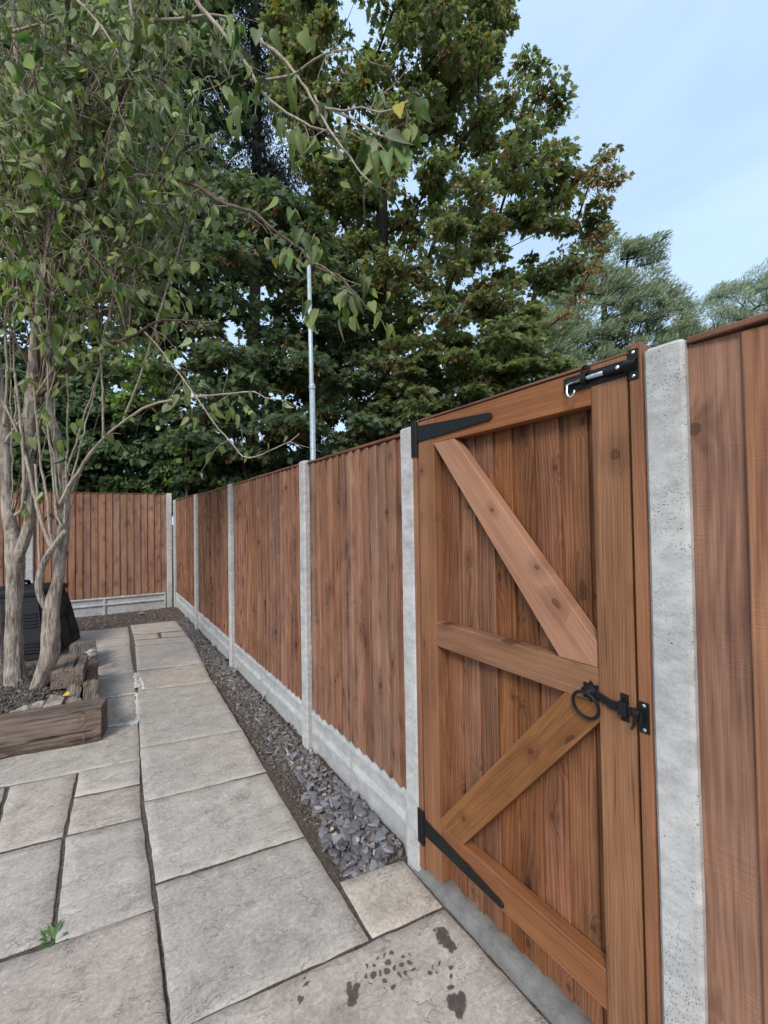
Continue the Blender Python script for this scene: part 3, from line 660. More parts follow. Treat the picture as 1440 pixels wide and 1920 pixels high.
right_bay(.380, -1.415, .272, 1.862, 17, 'close rough sawn panel at the right edge beside the concrete post', 'concrete gravel board under the nearest panel', M['fence_near'], thick=.016, depth=.04, side=1)
def back_bay(t0, t1, z0, z1, n, lab_p, lab_g):
    a = back(t1); fence_panel((a.x, a.y, 0), -BD, t1-t0, z0, z1, n, lab_p, M['fence'], side=-1, thick=.02)
    a = back(t1-.001); gravel_board((a.x, a.y, 0), -BD, t1-t0-.002, z0-.008, lab_g)
back_bay(.0, 1.829, .268, 1.995, 18, 'reddish brown panel of the back fence facing the camera', 'ribbed concrete gravel board at the foot of the back fence')
back_bay(1.921, 3.705, .268, 1.995, 19, 'back fence panel at the left edge behind the tree trunks', 'gravel board of the back fence hidden behind the black bin')

# ================================================================== GATE
gate = empty('garden_gate', (XF, 1.337, .03), 'brown boarded timber gate with Z braces and black iron fittings', 'gate')
GX = XF+.006                      # front of the frame
def piece(name, a, b, w, t, mat, front, parent=gate, up=None, bevel=.0025, cut=None):
    """straight timber from a to b (points y,z on the gate), width w, thickness t, front plane x=front"""
    A = Vector((front, a[0], a[1])); B = Vector((front, b[0], b[1])); za = (B-A).normalized(); L = (B-A).length
    ya = Vector((1, 0, 0)); xa = ya.cross(za)
    m = MB(); m.box((-w/2, 0, 0), (w/2, t, L)); me = m.mesh(bevel=bevel, seg=1)
    return mobj(name, me, mat, parent, frame_m(A, xa, ya, za))
def poly_piece(name, pts, t, mat, front, zdir, parent=gate, bevel=.002):
    """flat timber with an outline given as (y,z) points; grain along zdir"""
    c = Vector((front, sum(p[0] for p in pts)/len(pts), sum(p[1] for p in pts)/len(pts)))
    za = Vector((0, zdir[0], zdir[1])).normalized(); ya = Vector((1, 0, 0)); xa = ya.cross(za)
    loc = [(Vector((front, *p))-c) for p in pts]; loc = [(q.dot(xa), q.dot(za)) for q in loc]
    m = MB(); m.loft([[(x, 0, z) for x, z in loc], [(x, t, z) for x, z in loc]]); me = m.mesh(bevel=bevel)
    return mobj(name, me, mat, parent, frame_m(c, xa, ya, za))
# frame
piece('stile', (1.288, .045), (1.288, 1.862), .094, .045, M['gate_frame'], GX+.0015)
st = piece('stile', (.5535, .02), (.5535, 1.864), .093, .046, M['gate_stile'], GX); prop(st, label='latch stile with dark sap streak and knots')
piece('top_rail', (1.2405, 1.811), (.6005, 1.811), .1, .042, M['gate_frame'], GX+.004)
piece('middle_rail', (1.2405, 1.0105), (.6005, 1.0105), .096, .044, M['gate_frame'], GX+.0005)
piece('bottom_rail', (1.2405, .218), (.6005, .218), .104, .044, M['gate_frame'], GX+.0025)
b1 = poly_piece('brace', [(1.238, 1.7605), (1.125, 1.7605), (.6015, 1.125), (.6015, 1.0595), (.712, 1.0595)], .041, M['brace_pale'], GX-.001, (.64, .78)); prop(b1, label='paler upper diagonal brace')
b2 = poly_piece('brace', [(.700, .9615), (.6015, .9615), (.6015, .915), (1.118, .2715), (1.238, .2715), (1.238, .2985)], .041, M['brace_dark'], GX+.0018, (-.54, .68)); prop(b2, label='darker olive lower diagonal brace')
# boards behind the frame
edges = [1.335, 1.245, 1.155, 1.068, .984, .902, .816, .728, .640, .553, .508]
for i in range(len(edges)-1):
    w = edges[i]-edges[i+1]; L = 1.838+random.uniform(-.004, .004)
    m = MB(); rows = []; sd0 = random.uniform(0, 90)
    for k in range(9):
        z = L*k/8; b = .0012*mnoise.noise(Vector((z*2, sd0, 0)))
        rows.append([(-w/2-.010, 0, z), (w/2, 0, z), (w/2, -.0155+b, z), (w/2-.003, -.0175+b, z), (-w/2+.004, -.0075, z), (-w/2-.010, -.0065+b, z)])
    m.loft(rows); me = m.mesh()
    c = Vector((GX+.0655+.0006*(i % 3), (edges[i]+edges[i+1])/2, .033+random.uniform(-.006, .006)))
    mobj('board', me, M['gate_board'], gate, frame_m(c, (0, -1, 0), (1, 0, 0), (0, 0, 1)))
piece('capping', (1.334, 1.871), (.509, 1.871), .009, .07, M['capping'], GX+.008)
# fixed timber posts either side
gp_l = empty('gate_post', (XF, 1.356, 0), 'slim timber gate post carrying the black hinges', 'gate post', 'timber gate posts')
piece('post', (1.3565, .03), (1.3565, 1.862), .028, .075, M['gate_frame'], XF+.004, gp_l)
gp_r = empty('gate_post', (XF, .482, 0), 'slim timber gate post beside the latch against pale concrete', 'gate post', 'timber gate posts')
piece('post', (.4835, .02), (.4835, 1.884), .029, .075, M['gate_frame'], XF-.002, gp_r)
def iron(name, m, parent, mat='black_iron', bevel=.0008, smooth=False):
    return mobj(name, m.mesh(bevel=bevel, smooth=smooth), M[mat], parent)
def screw(parent, x, y, z, r=.0038, mat='black_iron'):
    m = MB(); m.loft([[(x-h, y+math.cos(a*math.pi/4)*rr, z+math.sin(a*math.pi/4)*rr) for a in range(8)] for h, rr in ((-.001, r), (.0012, r), (.0024, r*.55))]); return mobj('screw', m.mesh(), M[mat], parent)
def tee_hinge(zc, z0, z1, tip, zt):
    f = GX-.001
    m = MB(); m.box((XF-.0015, 1.3425, z0), (XF+.0035, 1.372, z1)); hp = iron('hinge_plate', m, gp_l)
    m = MB(); m.tube([(f-.004, 1.339, z0+.001), (f-.004, 1.339, z1-.001)], .0062, 12); iron('knuckle', m, hp)
    for zz in (z0+.02, (z0+z1)/2, z1-.02): screw(hp, XF-.0015, 1.359, zz)
    m = MB(); y0 = 1.333
    out = [(y0, zc-.033), (tip+.012, zt-.0125), (tip, zt-.006), (tip, zt+.006), (tip+.012, zt+.0125), (y0, zc+.033)]
    m.loft([[(f-.0035, y, z) for y, z in out], [(f+.001, y, z) for y, z in out]]); s = iron('hinge_strap', m, gate)
    for k in (.1, .32, .62, .94): screw(s, f-.0035, y0+(tip-y0)*k, zc+(zt-zc)*k + (.012 if k == .1 else -.002))
    screw(s, f-.0035, y0-.035, zc-.016)
tee_hinge(1.814, 1.722, 1.872, .938, 1.806); tee_hinge(.212, .134, .272, .934, .19)
# tower bolt at the top
f = GX-.0005
m = MB(); out = [(.676, 1.814), (.670, 1.811), (.509, 1.811), (.507, 1.813), (.507, 1.850), (.509, 1.852), (.670, 1.852), (.676, 1.849)]
m.loft([[(f-.003, y, z) for y, z in out], [(f, y, z) for y, z in out]]); bolt = prop(iron('bolt_plate', m, gate), label='black bolt plate with zinc rod')
m = MB(); m.tube([(f-.0125, .664, 1.832), (f-.0125, .505, 1.832)], .0065, 14); iron('bolt_rod', m, bolt, 'zinc', 0, True)
m = MB(); m.tube([(f-.0125, .655, 1.832), (f-.020, .655, 1.822), (f-.022, .655, 1.806), (f-.022, .652, 1.795), (f-.022, .645, 1.789), (f-.022, .637, 1.791), (f-.022, .633, 1.798), (f-.022, .632, 1.806)], .0036, 10); iron('bolt_handle', m, bolt, 'zinc', 0, True)
m = MB()       # staple with padlock eye
arc = [(f-.001, 1.816), (f-.008, 1.8185), (f-.017, 1.822), (f-.0215, 1.829), (f-.0215, 1.837), (f-.017, 1.844), (f-.008, 1.8475), (f-.001, 1.85)]
m.loft([[(x, .617, z) for x, z in arc]+[(x+.002, .617, z) for x, z in reversed(arc)], [(x, .604, z) for x, z in arc]+[(x+.002, .604, z) for x, z in reversed(arc)]]); iron('staple', m, bolt, bevel=0)
m = MB(); ring = [(.6105+.010*math.cos(a), 1.858+.010*math.sin(a)) for a in np.linspace(-.6, 3.74, 12)]; m.tube([(f-.005, y, z) for y, z in ring], .0032, 6); iron('padlock_eye', m, bolt, bevel=0)
m = MB(); m.tube([(f-.0115, .556, 1.832), (f-.0115, .509, 1.832)], .0098, 14); m.box((f-.008, .513, 1.822), (f, .553, 1.842)); iron('bolt_sleeve', m, bolt, bevel=0, smooth=False)
for y, z in ((.667, 1.817), (.667, 1.846), (.583, 1.817), (.583, 1.846), (.519, 1.816), (.519, 1.848)): screw(bolt, f-.003, y, z)
screw(bolt, f-.021, .519, 1.832, .005, 'zinc')
m = MB(); m.box((XF-.005, .474, 1.795), (XF-.002, .4965, 1.870)); keep = prop(iron('bolt_keep', m, gp_r), label='black bolt keep on the latch post')
arc = [(XF-.004, 1.816), (XF-.010, 1.8195), (XF-.018, 1.825), (XF-.0225, 1.832), (XF-.018, 1.839), (XF-.010, 1.8445), (XF-.004, 1.848)]
m = MB(); m.loft([[(x, .506, z) for x, z in arc]+[(x+.0025, .506, z) for x, z in reversed(arc)], [(x, .476, z) for x, z in arc]+[(x+.0025, .476, z) for x, z in reversed(arc)]]); iron('keep_loop', m, keep, bevel=0)
for z in (1.803, 1.861): screw(keep, XF-.005, .486, z, .0042, 'zinc')
# ring latch
yl, zl = .619, .992
m = MB(); n = 32
pet = [(yl+(.024+.0045*math.cos(8*a))*math.cos(a), zl+(.024+.0045*math.cos(8*a))*math.sin(a)) for a in np.linspace(0, 2*math.pi, n, endpoint=False)]
m.loft([[(GX-.004, y, z) for y, z in pet], [(GX-.0005, y, z) for y, z in pet]]); latch = prop(iron('latch_rose', m, gate, bevel=0), label='black ring latch with scalloped rose')
m = MB(); m.loft([[(GX-h, yl+r*math.cos(a), zl+r*math.sin(a)) for a in np.linspace(0, 2*math.pi, 20, endpoint=False)] for h, r in ((.003, .019), (.008, .0185), (.012, .014), (.017, .0135), (.021, .009), (.024, .0085), (.026, .005))]); iron('latch_boss', m, latch, bevel=0, smooth=True)
m = MB(); rc = (GX-.026, yl+.006, zl-.034); R_ = .0355
pts = [Vector((rc[0]+.012*(math.sin(a)-1)*-.5, rc[1]+R_*math.cos(a), rc[2]+R_*math.sin(a))) for a in np.linspace(0, 2*math.pi, 33)[:-1]]
rings = []
for i, p in enumerate(pts):
    t = (pts[(i+1) % 32]-pts[i-1]).normalized(); u_ = Vector((1, 0, 0)); u_ = (u_-t*u_.dot(t)).normalized(); b_ = t.cross(u_)
    rings.append([p+(u_*math.cos(k*math.pi/4)+b_*math.sin(k*math.pi/4))*.0044 for k in range(8)])
m.loft(rings+[rings[0]], cap=False); iron('ring_handle', m, latch, bevel=0, smooth=True)
m = MB(); out = [(.608, .998), (.585, .993), (.5, .987), (.492, .987), (.492, .966), (.5, .966), (.585, .972), (.608, .985)]
out = [(.603, 1.000), (.59, .9995), (.565, .991), (.490, .988), (.490, .969), (.565, .968), (.592, .981), (.603, .984)]
m.loft([[(GX-.012, y, z) for y, z in out], [(GX-.0075, y, z) for y, z in out]]); iron('latch_bar', m, latch)
m = MB(); m.box((GX-.019, .522, .963), (GX-.0145, .543, .996)); m.box((GX-.0145, .522, .990), (GX, .543, .9955)); m.box((GX-.0145, .522, .9635), (GX, .543, .9665)); m.box((GX-.0032, .5225, .9965), (GX-.0002, .5425, 1.014)); m.box((GX-.0032, .5225, .945), (GX-.0002, .5425, .9625)); lk = iron('latch_keeper', m, latch)
screw(lk, GX-.003, .5325, 1.006); screw(lk, GX-.003, .5325, .953)
m = MB(); m.box((XF-.0055, .472, .938), (XF-.0022, .495, 1.012)); ct = prop(iron('latch_catch', m, gp_r), label='black hooked latch catch on the post')
m = MB(); hook = [(XF-.006, .505, .993), (XF-.017, .503, .992), (XF-.021, .502, .984), (XF-.021, .502, .968), (XF-.022, .503, .956), (XF-.025, .506, .946)]
m.loft([[(p[0], p[1]-.018*(1-k/7), p[2]), (p[0]-.003, p[1]-.018*(1-k/7), p[2]), (p[0]-.003, p[1], p[2]), (p[0], p[1], p[2])] for k, p in enumerate(hook)]); m.box((XF-.021, .4815, .960), (XF-.0055, .486, .992)); iron('catch_hook', m, ct)
screw(ct, XF-.0055, .483, 1.004, .0045, 'zinc'); screw(ct, XF-.0055, .483, .946, .0045, 'zinc')

# rough concrete footing under the gate
def footing():
    V = []; nx, ny = 8, 60
    for j in range(ny+1):
        y = 1.40-1.02*j/ny
        for i in range(nx+1):
            u = i/nx; x = 1.074+.11*u
            n = mnoise.fractal(Vector((x*22, y*22, 0)), 1., 2., 4)
            z = -.012+.046*min(1, u*2.3)**.7 + n*.009
            if i == 0: z = -.03; x += .006*mnoise.noise(Vector((y*25, 3, 1)))
            V.append((x, y, z))
    Fc = [(j*(nx+1)+i, (j+1)*(nx+1)+i, (j+1)*(nx+1)+i+1, j*(nx+1)+i+1) for j in range(ny) for i in range(nx)]
    return np_mesh('footing', V, [Fc], True)
prop(mobj('concrete_footing', footing(), M['rough_concrete']), 'rough broken concrete footing strip under the gate', 'footing')
#PART2
# ================================================================== THINGS ON THE PATIO
def rough_box(L, w, h, seed=0, amp=.006, cuts=None):
    """old timber: x width, y thickness, z length from 0"""
    m = MB(); nz = max(4, int(L/.06)); rings = []
    def prof():
        pr = []
        for a, b in (((-1,-1),(1,-1)), ((1,-1),(1,1)), ((1,1),(-1,1)), ((-1,1),(-1,-1))):
            for k in range(4):
                t = k/4+.02; pr.append((a[0]+(b[0]-a[0])*t, a[1]+(b[1]-a[1])*t))
        return pr
    pr = prof()
    for i in range(nz+1):
        z = L*i/nz; ring = []
        for k, (x, y) in enumerate(pr):
            q = Vector((x*w/2, y*h/2, z)); corner = max(abs(x), abs(y)) > .9 and min(abs(x), abs(y)) > .9
            d = mnoise.fractal(Vector((q.x*14+seed, q.y*14, z*6)), 1., 2., 3)*amp*(1.7 if corner else 1.)
            s = 1+d/(w*.5); e = -.004 if i in (0, nz) else 0
            ring.append((q.x*s*(.975 if corner else 1)+(e if x > 0 else -e), q.y*(1+d/(h*.5))*(.975 if corner else 1), z + (mnoise.noise(Vector((x*3, y*3, seed)))*amp if i in (0, nz) else 0)))
        rings.append(ring)
    m.loft(rings); return m.mesh()
def sleeper(a, b, w, h, label, mat='sleeper', seed=0, amp=.006):
    """a,b: centre line of the underside; w across, h high"""
    A, B = Vector(a), Vector(b); za = (B-A).normalized(); ya = Vector((0, 0, 1)); ya = (ya-za*ya.dot(za)).normalized(); xa = ya.cross(za)
    return prop(mobj('timber_sleeper', rough_box((B-A).length, w, h, seed, amp), M[mat], None, frame_m(A+ya*h/2, xa, ya, za)), label, 'sleeper', 'old timber sleepers edging the raised bed')
fd = Vector((-.979, .202, 0)); fn = Vector((.202, .979, 0))
a = Vector((.008, 3.436, 0))+fn*.1; sleeper(a, a+fd*1.75, .2, .225, 'long weathered sleeper forming the front of the raised bed', 'sleeper_front', 3)
sleeper((-.052, 3.66, .0), (-.058, 4.215, .0), .098, .19, 'rough topped sleeper offcut at the right side of the raised bed', seed=11, amp=.009)
sleeper((-.158, 3.68, .0), (-.166, 4.20, .0), .088, .185, 'split sleeper offcut lying inside the right hand edging', seed=17, amp=.012)
sleeper((-.068, 4.265, 0), (-.058, 4.82, 0), .10, .17, 'dark sleeper block on the paving below the stacked block', seed=23)
sleeper((-.212, 4.18, .172), (-.186, 4.70, .172), .215, .13, 'dark sleeper block stacked on top beside the tree trunk', seed=31)
sleeper((-.24, 4.215, 0), (-.205, 4.68, 0), .18, .168, 'hidden sleeper block supporting the stacked block', seed=36)
sleeper((-.14, 5.20, .0), (-.148, 5.75, .0), .235, .17, 'greyish sleeper block furthest back near the black bin', seed=41)
sleeper((-1.62, 3.95, 0), (-1.5, 5.6, 0), .2, .2, 'sleeper closing the left side of the raised bed', seed=47)

def stone(x, y, z, s, seed, label, el=(1., .8, .6), rz=0., mat='stone'):
    bm = bmesh.new(); bmesh.ops.create_icosphere(bm, subdivisions=3, radius=1)
    for v in bm.verts:
        n = v.co.normalized(); v.co = n*(1+.28*mnoise.fractal(n*1.5+Vector((seed, 0, 0)), 1., 2., 3)); v.co = Vector((v.co.x*s*el[0], v.co.y*s*el[1], v.co.z*s*el[2]))
    return prop(mobj('stone', bm_mesh(bm, smooth=False), M[mat], None, Matrix.Translation((x, y, z)) @ Matrix.Rotation(rz, 4, 'Z')), label, 'stone', 'stones lying in the raised bed')
M['stone'] = plain('grey_buff_stone', (.27, .235, .205), .9, .2, 0., 18., .4, .8, 60.)
M['white_stone'] = plain('pale_broken_concrete', (.42, .41, .39), .9, .2, 0., 25., .4, .8, 60.)
p = at_z(48, 1333, .17); stone(p.x, p.y, .175, .05, 1, 'rounded grey stone in the bed behind the front sleeper', (1.3, .8, .6))
p = at_z(72, 1324, .18); stone(p.x, p.y, .185, .036, 5, 'small pale stone between the grey stone and the flat slab piece', (1.2, .8, .8))
p = at_z(26, 1338, .17); stone(p.x, p.y, .17, .032, 9, 'small stone half covered by roots at the left of the bed')
p = at_z(172, 1238, .12); stone(p.x, p.y-.02, .19, .055, 13, 'pale broken concrete lump wedged between sleeper blocks', (.9, .9, .8), 0, 'white_stone')
m = MB(); q = [at_z(80, 1327, .19), at_z(115, 1322, .19), at_z(123, 1309, .19), at_z(95, 1308, .19)]
m.loft([[(v.x, v.y, .165) for v in q], [(v.x, v.y, .195+.006*i) for i, v in enumerate(q)]]); prop(mobj('stone_slab_piece', m.mesh(bevel=.004), M['stone']), 'flat broken slab piece lying in the raised bed', 'stone', 'stones lying in the raised bed')

# raised bed soil with matted roots
def bed_z(x, y):
    r = math.hypot(x+.5, y-4.42); return .13 + .05*math.exp(-(r/.35)**2) + mnoise.noise(Vector((x*8, y*8, 2)))*.015
bed = prop(mobj('bed_soil', grid_plane(-1.55, -.06, 3.64, 5.5, 60, 70, lambda x, y: bed_z(x, y) if (x < -.2 and y < 5.2) else -.02), M['soil']), kind='structure')
M['bark_mulch'] = chip_mat('brown_bark_mulch', [(0, (.035, .024, .018)), (.25, (.075, .05, .036)), (.5, (.05, .036, .028)), (.7, (.12, .085, .06)), (.9, (.19, .145, .11))], True, .9)
P = np.array([(x, y, bed_z(x, y)+.006) for x, y in zip(rng.uniform(-1.45, -.24, 5200), rng.uniform(3.68, 5.1, 5200))])
scatter('matted_roots', slivers, P, rot_mats(len(P), rng, .6), rng.uniform(.007, .024, len(P)), M['bark_mulch'], bed, 'stuff')

# black compost bin
def compost_bin():
    P1 = Vector((-.44, 5.90, 0)); P2 = Vector((-.19, 6.73, 0)); ux = (P2-P1).normalized(); uy = Vector((-ux.y, ux.x, 0)); S = (P2-P1).length
    c = P1 + ux*S/2 + uy*S/2
    o = empty('compost_bin', c, 'black plastic compost bin with vents behind the tree trunks', 'compost bin', None, math.atan2(ux.y, ux.x))
    mw = MW[o.name]; b, t, H = S/2, S/2*.70, .70
    def P(u, z, off=0.):      # u along a face, on the sloping wall of the -y face
        k = b+(t-b)*z/H; return (u*k, -k-off, z)
    m = MB(); m.loft([[(sx*(b+(t-b)*z/H), sy*(b+(t-b)*z/H), z) for sx, sy in ((-1,-1),(1,-1),(1,1),(-1,1))] for z in (-.02, H)]); body = mobj('body', m.mesh(bevel=.02, seg=2), M['bin'], o, mw)
    for f in range(4):
        R = Matrix.Rotation(f*math.pi/2, 4, 'Z'); mm = mw @ R
        def pad(u0, u1, z0, z1, off, s=.012, nm='wall_panel'):
            a = [P(u0, z0), P(u1, z0), P(u1, z1), P(u0, z1)]; d = [P(u0+s*2, z0+s, off), P(u1-s*2, z0+s, off), P(u1-s*2, z1-s, off), P(u0+s*2, z1-s, off)]
            m = MB(); m.add(a+d, [(0,1,5,4),(1,2,6,5),(2,3,7,6),(3,0,4,7),(4,5,6,7)]); mobj(nm, m.mesh(bevel=.002), M['bin'], o, mm)
        pad(-.9, -.34, .06, .62, .02); pad(.34, .9, .06, .62, .02); pad(-.32, .32, .40, .63, .028)
        for u0, u1 in ((-.82, -.44), (.44, .82)):
            for k in range(5): pad(u0, u1, .48-.035*k, .50-.035*k, .034, .004, 'vent_rib')
        for k in range(3): pad(u0, u1, .10+.035*k, .12+.035*k, .034, .004, 'vent_rib')
        pad(-.28, .28, .03, .36, .016, .012, 'hatch')
    m = MB(); k = t*1.07
    m.loft([[(sx*kk, sy*kk, z) for sx, sy in ((-1,-1),(1,-1),(1,1),(-1,1))] for kk, z in ((k*.98, H-.03), (k, H-.025), (k, H+.015), (k*.9, H+.045), (k*.55, H+.065))]); lid = mobj('lid', m.mesh(bevel=.01, seg=2), M['bin'], o, mw)
    m = MB(); m.tube([(-.14, 0, H+.06), (-.11, 0, H+.10), (0, 0, H+.115), (.11, 0, H+.10), (.14, 0, H+.06)], .018, 10); mobj('lid_handle', m.mesh(smooth=True), M['bin'], lid, mw)
compost_bin()

# galvanised lamp column beyond the fence
pb = at_d(587, 860, 7.2); o = empty('lamp_column', (pb.x, pb.y, -.1), 'pale grey galvanised pole standing behind the fence', 'pole')
ztop = at_d(584, 462, 7.2).z; zc = at_d(587, 725, 7.2).z
m = MB(); m.tube([(pb.x, pb.y, -.1), (pb.x, pb.y, zc)], [.052, .048], 20, True); mobj('lower_pole', m.mesh(smooth=True), M['galv'], o)
m = MB(); m.tube([(pb.x-.0, pb.y, zc-.02), (pb.x-.01, pb.y, zc+.05), (pb.x-.035, pb.y, ztop)], [.041, .040, .034], 20, True); mobj('upper_pole', m.mesh(smooth=True), M['galv'], o)
m = MB(); m.tube([(pb.x, pb.y, zc-.04), (pb.x, pb.y, zc-.035), (pb.x, pb.y, zc+.02), (pb.x, pb.y, zc+.06)], [.051, .058, .058, .041], 20); mobj('collar', m.mesh(smooth=False), M['galv'], o)
m = MB(); m.tube([(pb.x-.035, pb.y, ztop), (pb.x-.035, pb.y, ztop+.08)], [.038, .015], 16); mobj('cap', m.mesh(), M['galv'], o)

# ================================================================== FOLIAGE TOOLS
def leaf_heart(fold=.14, curl=.2, wx=1.):
    out = [(.0, 0.), (.2, -.07), (.36, .07), (.41, .26), (.33, .5), (.16, .8), (0, 1.)]
    mid = [(0, 0.), (0, .12), (0, .28), (0, .5), (0, .75), (0, 1.)]
    def z(x, y): return -fold*abs(x)*1.6*-1 - curl*y*y
    V = [(0, y, z(0, y)) for _, y in mid]; R0_ = len(V); V += [(x*wx, y, z(x, y)) for x, y in out[1:-1]]; L0 = len(V); V += [(-x*wx, y, z(x, y)) for x, y in out[1:-1]]
    Fc = []
    for b, flip in ((R0_, False), (L0, True)):
        f = [(0, b, 1), (b, b+1, 1), (b+1, b+2, 2, 1), (b+2, b+3, 3, 2), (b+3, b+4, 4, 3), (b+4, 5, 4)]
        Fc += [tuple(reversed(q)) if flip else q for q in f]
    return V, Fc
def leaf_maple(curl=.15):
    pts = [(0, -.02), (.28, -.1), (.2, .12), (.52, .28), (.3, .42), (.36, .62), (.15, .62), (0, 1.)]
    full = pts + [(-x, y) for x, y in reversed(pts[1:-1])]
    V = [(x, y, -curl*(x*x*1.5+y*y*.6)) for x, y in full] + [(0, .38, .03)]; c = len(full)
    return V, [(c, i, (i+1) % c) for i in range(c)]
def leaf_simple(w=.36, curl=.2):
    V = [(0, 0, 0), (w, .35, -.05), (w*.6, .7, -.1*curl*3), (0, 1, -curl), (-w*.6, .7, -.1*curl*3), (-w, .35, -.05), (0, .45, .05)]
    return V, [(6, 0, 1), (6, 1, 2), (6, 2, 3), (6, 3, 4), (6, 4, 5), (6, 5, 0)]
def blade(w=.1, bend=.1): return [(0, 0, 0), (w, .45, bend*.4), (0, 1, -bend), (-w, .45, bend*.4)], [(0, 1, 2, 3)]
def seed_bunch(seed):
    r = random.Random(seed); V = []; Fc = []
    for k in range(7):
        a = r.uniform(0, 6.28); l = r.uniform(.5, 1.); x, y, z = r.uniform(-.3,.3), r.uniform(-.3,.3), -r.uniform(.1, .9)
        b = len(V); V += [(x, y, z), (x+math.cos(a)*.18, y+math.sin(a)*.18, z-.18), (x+math.cos(a)*.3, y+math.sin(a)*.3, z-.45*l), (x+math.cos(a)*.08, y+math.sin(a)*.08, z-.35*l)]; Fc.append((b, b+1, b+2, b+3))
    return V, Fc
def rots(tip, nrm):
    tip = tip/np.linalg.norm(tip, axis=1, keepdims=True); x = np.cross(tip, nrm); x /= np.linalg.norm(x, axis=1, keepdims=True)+1e-9
    z = np.cross(x, tip); return np.stack([x, tip, z], axis=2)
def unit(n): v = rng.normal(size=(n, 3)); return v/np.linalg.norm(v, axis=1, keepdims=True)
FH = np.array([math.sin(YAW), math.cos(YAW), 0.])
def in_poly(P, poly):
    x, y = P[:, 0], P[:, 1]; ins = np.zeros(len(P), bool); n = len(poly)
    for i in range(n):
        (x1, y1), (x2, y2) = poly[i], poly[i-1]
        c = ((y1 > y) != (y2 > y)) & (x < (x2-x1)*(y-y1)/(y2-y1+1e-9)+x1); ins ^= c
    return ins
def edge_dist(P, poly):
    d = np.full(len(P), 1e9); n = len(poly)
    for i in range(n):
        a, b = np.array(poly[i-1], float), np.array(poly[i], float); ab = b-a; t = np.clip(((P-a)@ab)/(ab@ab), 0, 1)
        d = np.minimum(d, np.linalg.norm(P-(a+t[:, None]*ab), axis=1))
    return d
def crown_points(poly, depth, thick, n, holes=(), soft=120.):
    poly = [tuple(p) for p in poly]; lo = np.min(poly, 0); hi = np.max(poly, 0); out = []
    while sum(len(o) for o in out) < n:
        P = rng.uniform(lo, hi, (n*3, 2)); P = P[in_poly(P, poly)]
        for (hx, hy, hr) in holes: P = P[np.hypot(P[:, 0]-hx, P[:, 1]-hy) > hr]
        out.append(P)
    P = np.concatenate(out)[:n]; e = np.clip(edge_dist(P, poly)/soft, .08, 1)
    dl = rng.uniform(-1, 1, n)*thick*np.sqrt(e)
    r = np.array([list(ray(u, v)) for u, v in P]); pos = np.array(OC)[None] + r*depth + FH[None]*dl[:, None]
    pos[:, 2] = np.maximum(pos[:, 2], .6); return pos
def skeleton(base, top, pts, r_tip, r_trunk, mat, name, parent, sides=6, up_pen=1.5, step=.8, frac=.35):
    """trunk plus limbs that reach every clump; radii grow with what they carry"""
    base, top = np.array(base, float), np.array(top, float)
    nodes = [base + (top-base)*t + np.array([.12*math.sin(5*t+base[0]), .12*math.cos(4*t), 0])*(t > 0) for t in np.linspace(0, 1, 9)]
    par = [-1]+list(range(8)); axis = np.array(nodes)
    dist = np.min(np.linalg.norm(pts[:, None]-axis[None], axis=2), axis=1)
    start = 2
    for i in np.argsort(dist):
        p = pts[i]; A = np.array(nodes[start:]); d = np.linalg.norm(A-p, axis=1); hgt = A[:, 2]-p[2]
        k = int(np.argmin(d + up_pen*np.maximum(0, hgt+.25*d)))+start
        q = np.array(nodes[k]); L = np.linalg.norm(p-q); ns = max(1, int(L/step)); prev = k
        for s in range(1, ns+1):
            t = s/ns; m_ = q+(p-q)*t + rng.normal(0, .05*L/ns, 3)*(t < 1); m_[2] += .10*L*math.sin(t*math.pi)
            nodes.append(m_); par.append(prev); prev = len(nodes)-1
    n = len(nodes); cnt = np.ones(n)
    for i in range(n-1, 0, -1): cnt[par[i]] += cnt[i] if par[i] >= 0 else 0
    rad = np.minimum(r_tip*cnt**.46, r_trunk)
    m = MB()
    for i in range(1, n):
        a, b = Vector(nodes[par[i]]), Vector(nodes[i])
        if (b-a).length > 1e-4: m.tube([a, b], [rad[i]*1.12 if i > 8 else max(rad[par[i]], r_trunk*(1-.5*i/9)), rad[i] if i > 8 else max(rad[i], r_trunk*(1-.5*(i+1)/9))], 10 if i <= 8 else sides, False)
    me = m.mesh(smooth=True); return mobj(name, me, M[mat], parent)
def leaves(name, parent, centres, per, radius, size, templates, mat, flat=.5, droop=.35, kind=None, upn=.45, jitter=.85, sizevar=.35, bias=None):
    n = len(centres)*per; c = np.repeat(centres, per, axis=0); rr = np.repeat(rng.uniform(.6, 1.25, len(centres))*radius, per)
    dirs = unit(n); dirs[:, 2] = np.abs(dirs[:, 2])*.8-.25; rad = rng.random(n)**.5
    off = dirs*rr[:, None]*rad[:, None]; off[:, 2] *= flat; pos = c+off
    tip = dirs*np.array([1, 1, .3]) + np.array([0, 0, -droop]) + unit(n)*.5
    if bias is not None: tip = tip*.45 + np.array(bias)
    nr = np.array([0, 0, upn]) + dirs*.5 + unit(n)*jitter
    return scatter(name, templates, pos, rots(tip, nr), size*rng.uniform(1-sizevar, 1+sizevar, n), M[mat], parent, kind)
maple_t = [leaf_maple(c_) for c_ in (.05, .25, .45)]; seed_t = [seed_bunch(i) for i in range(4)]; simple_t = [leaf_simple(.36, c_) for c_ in (.1, .3)]; blade_t = [blade(.1, .1), blade(.08, .25)]

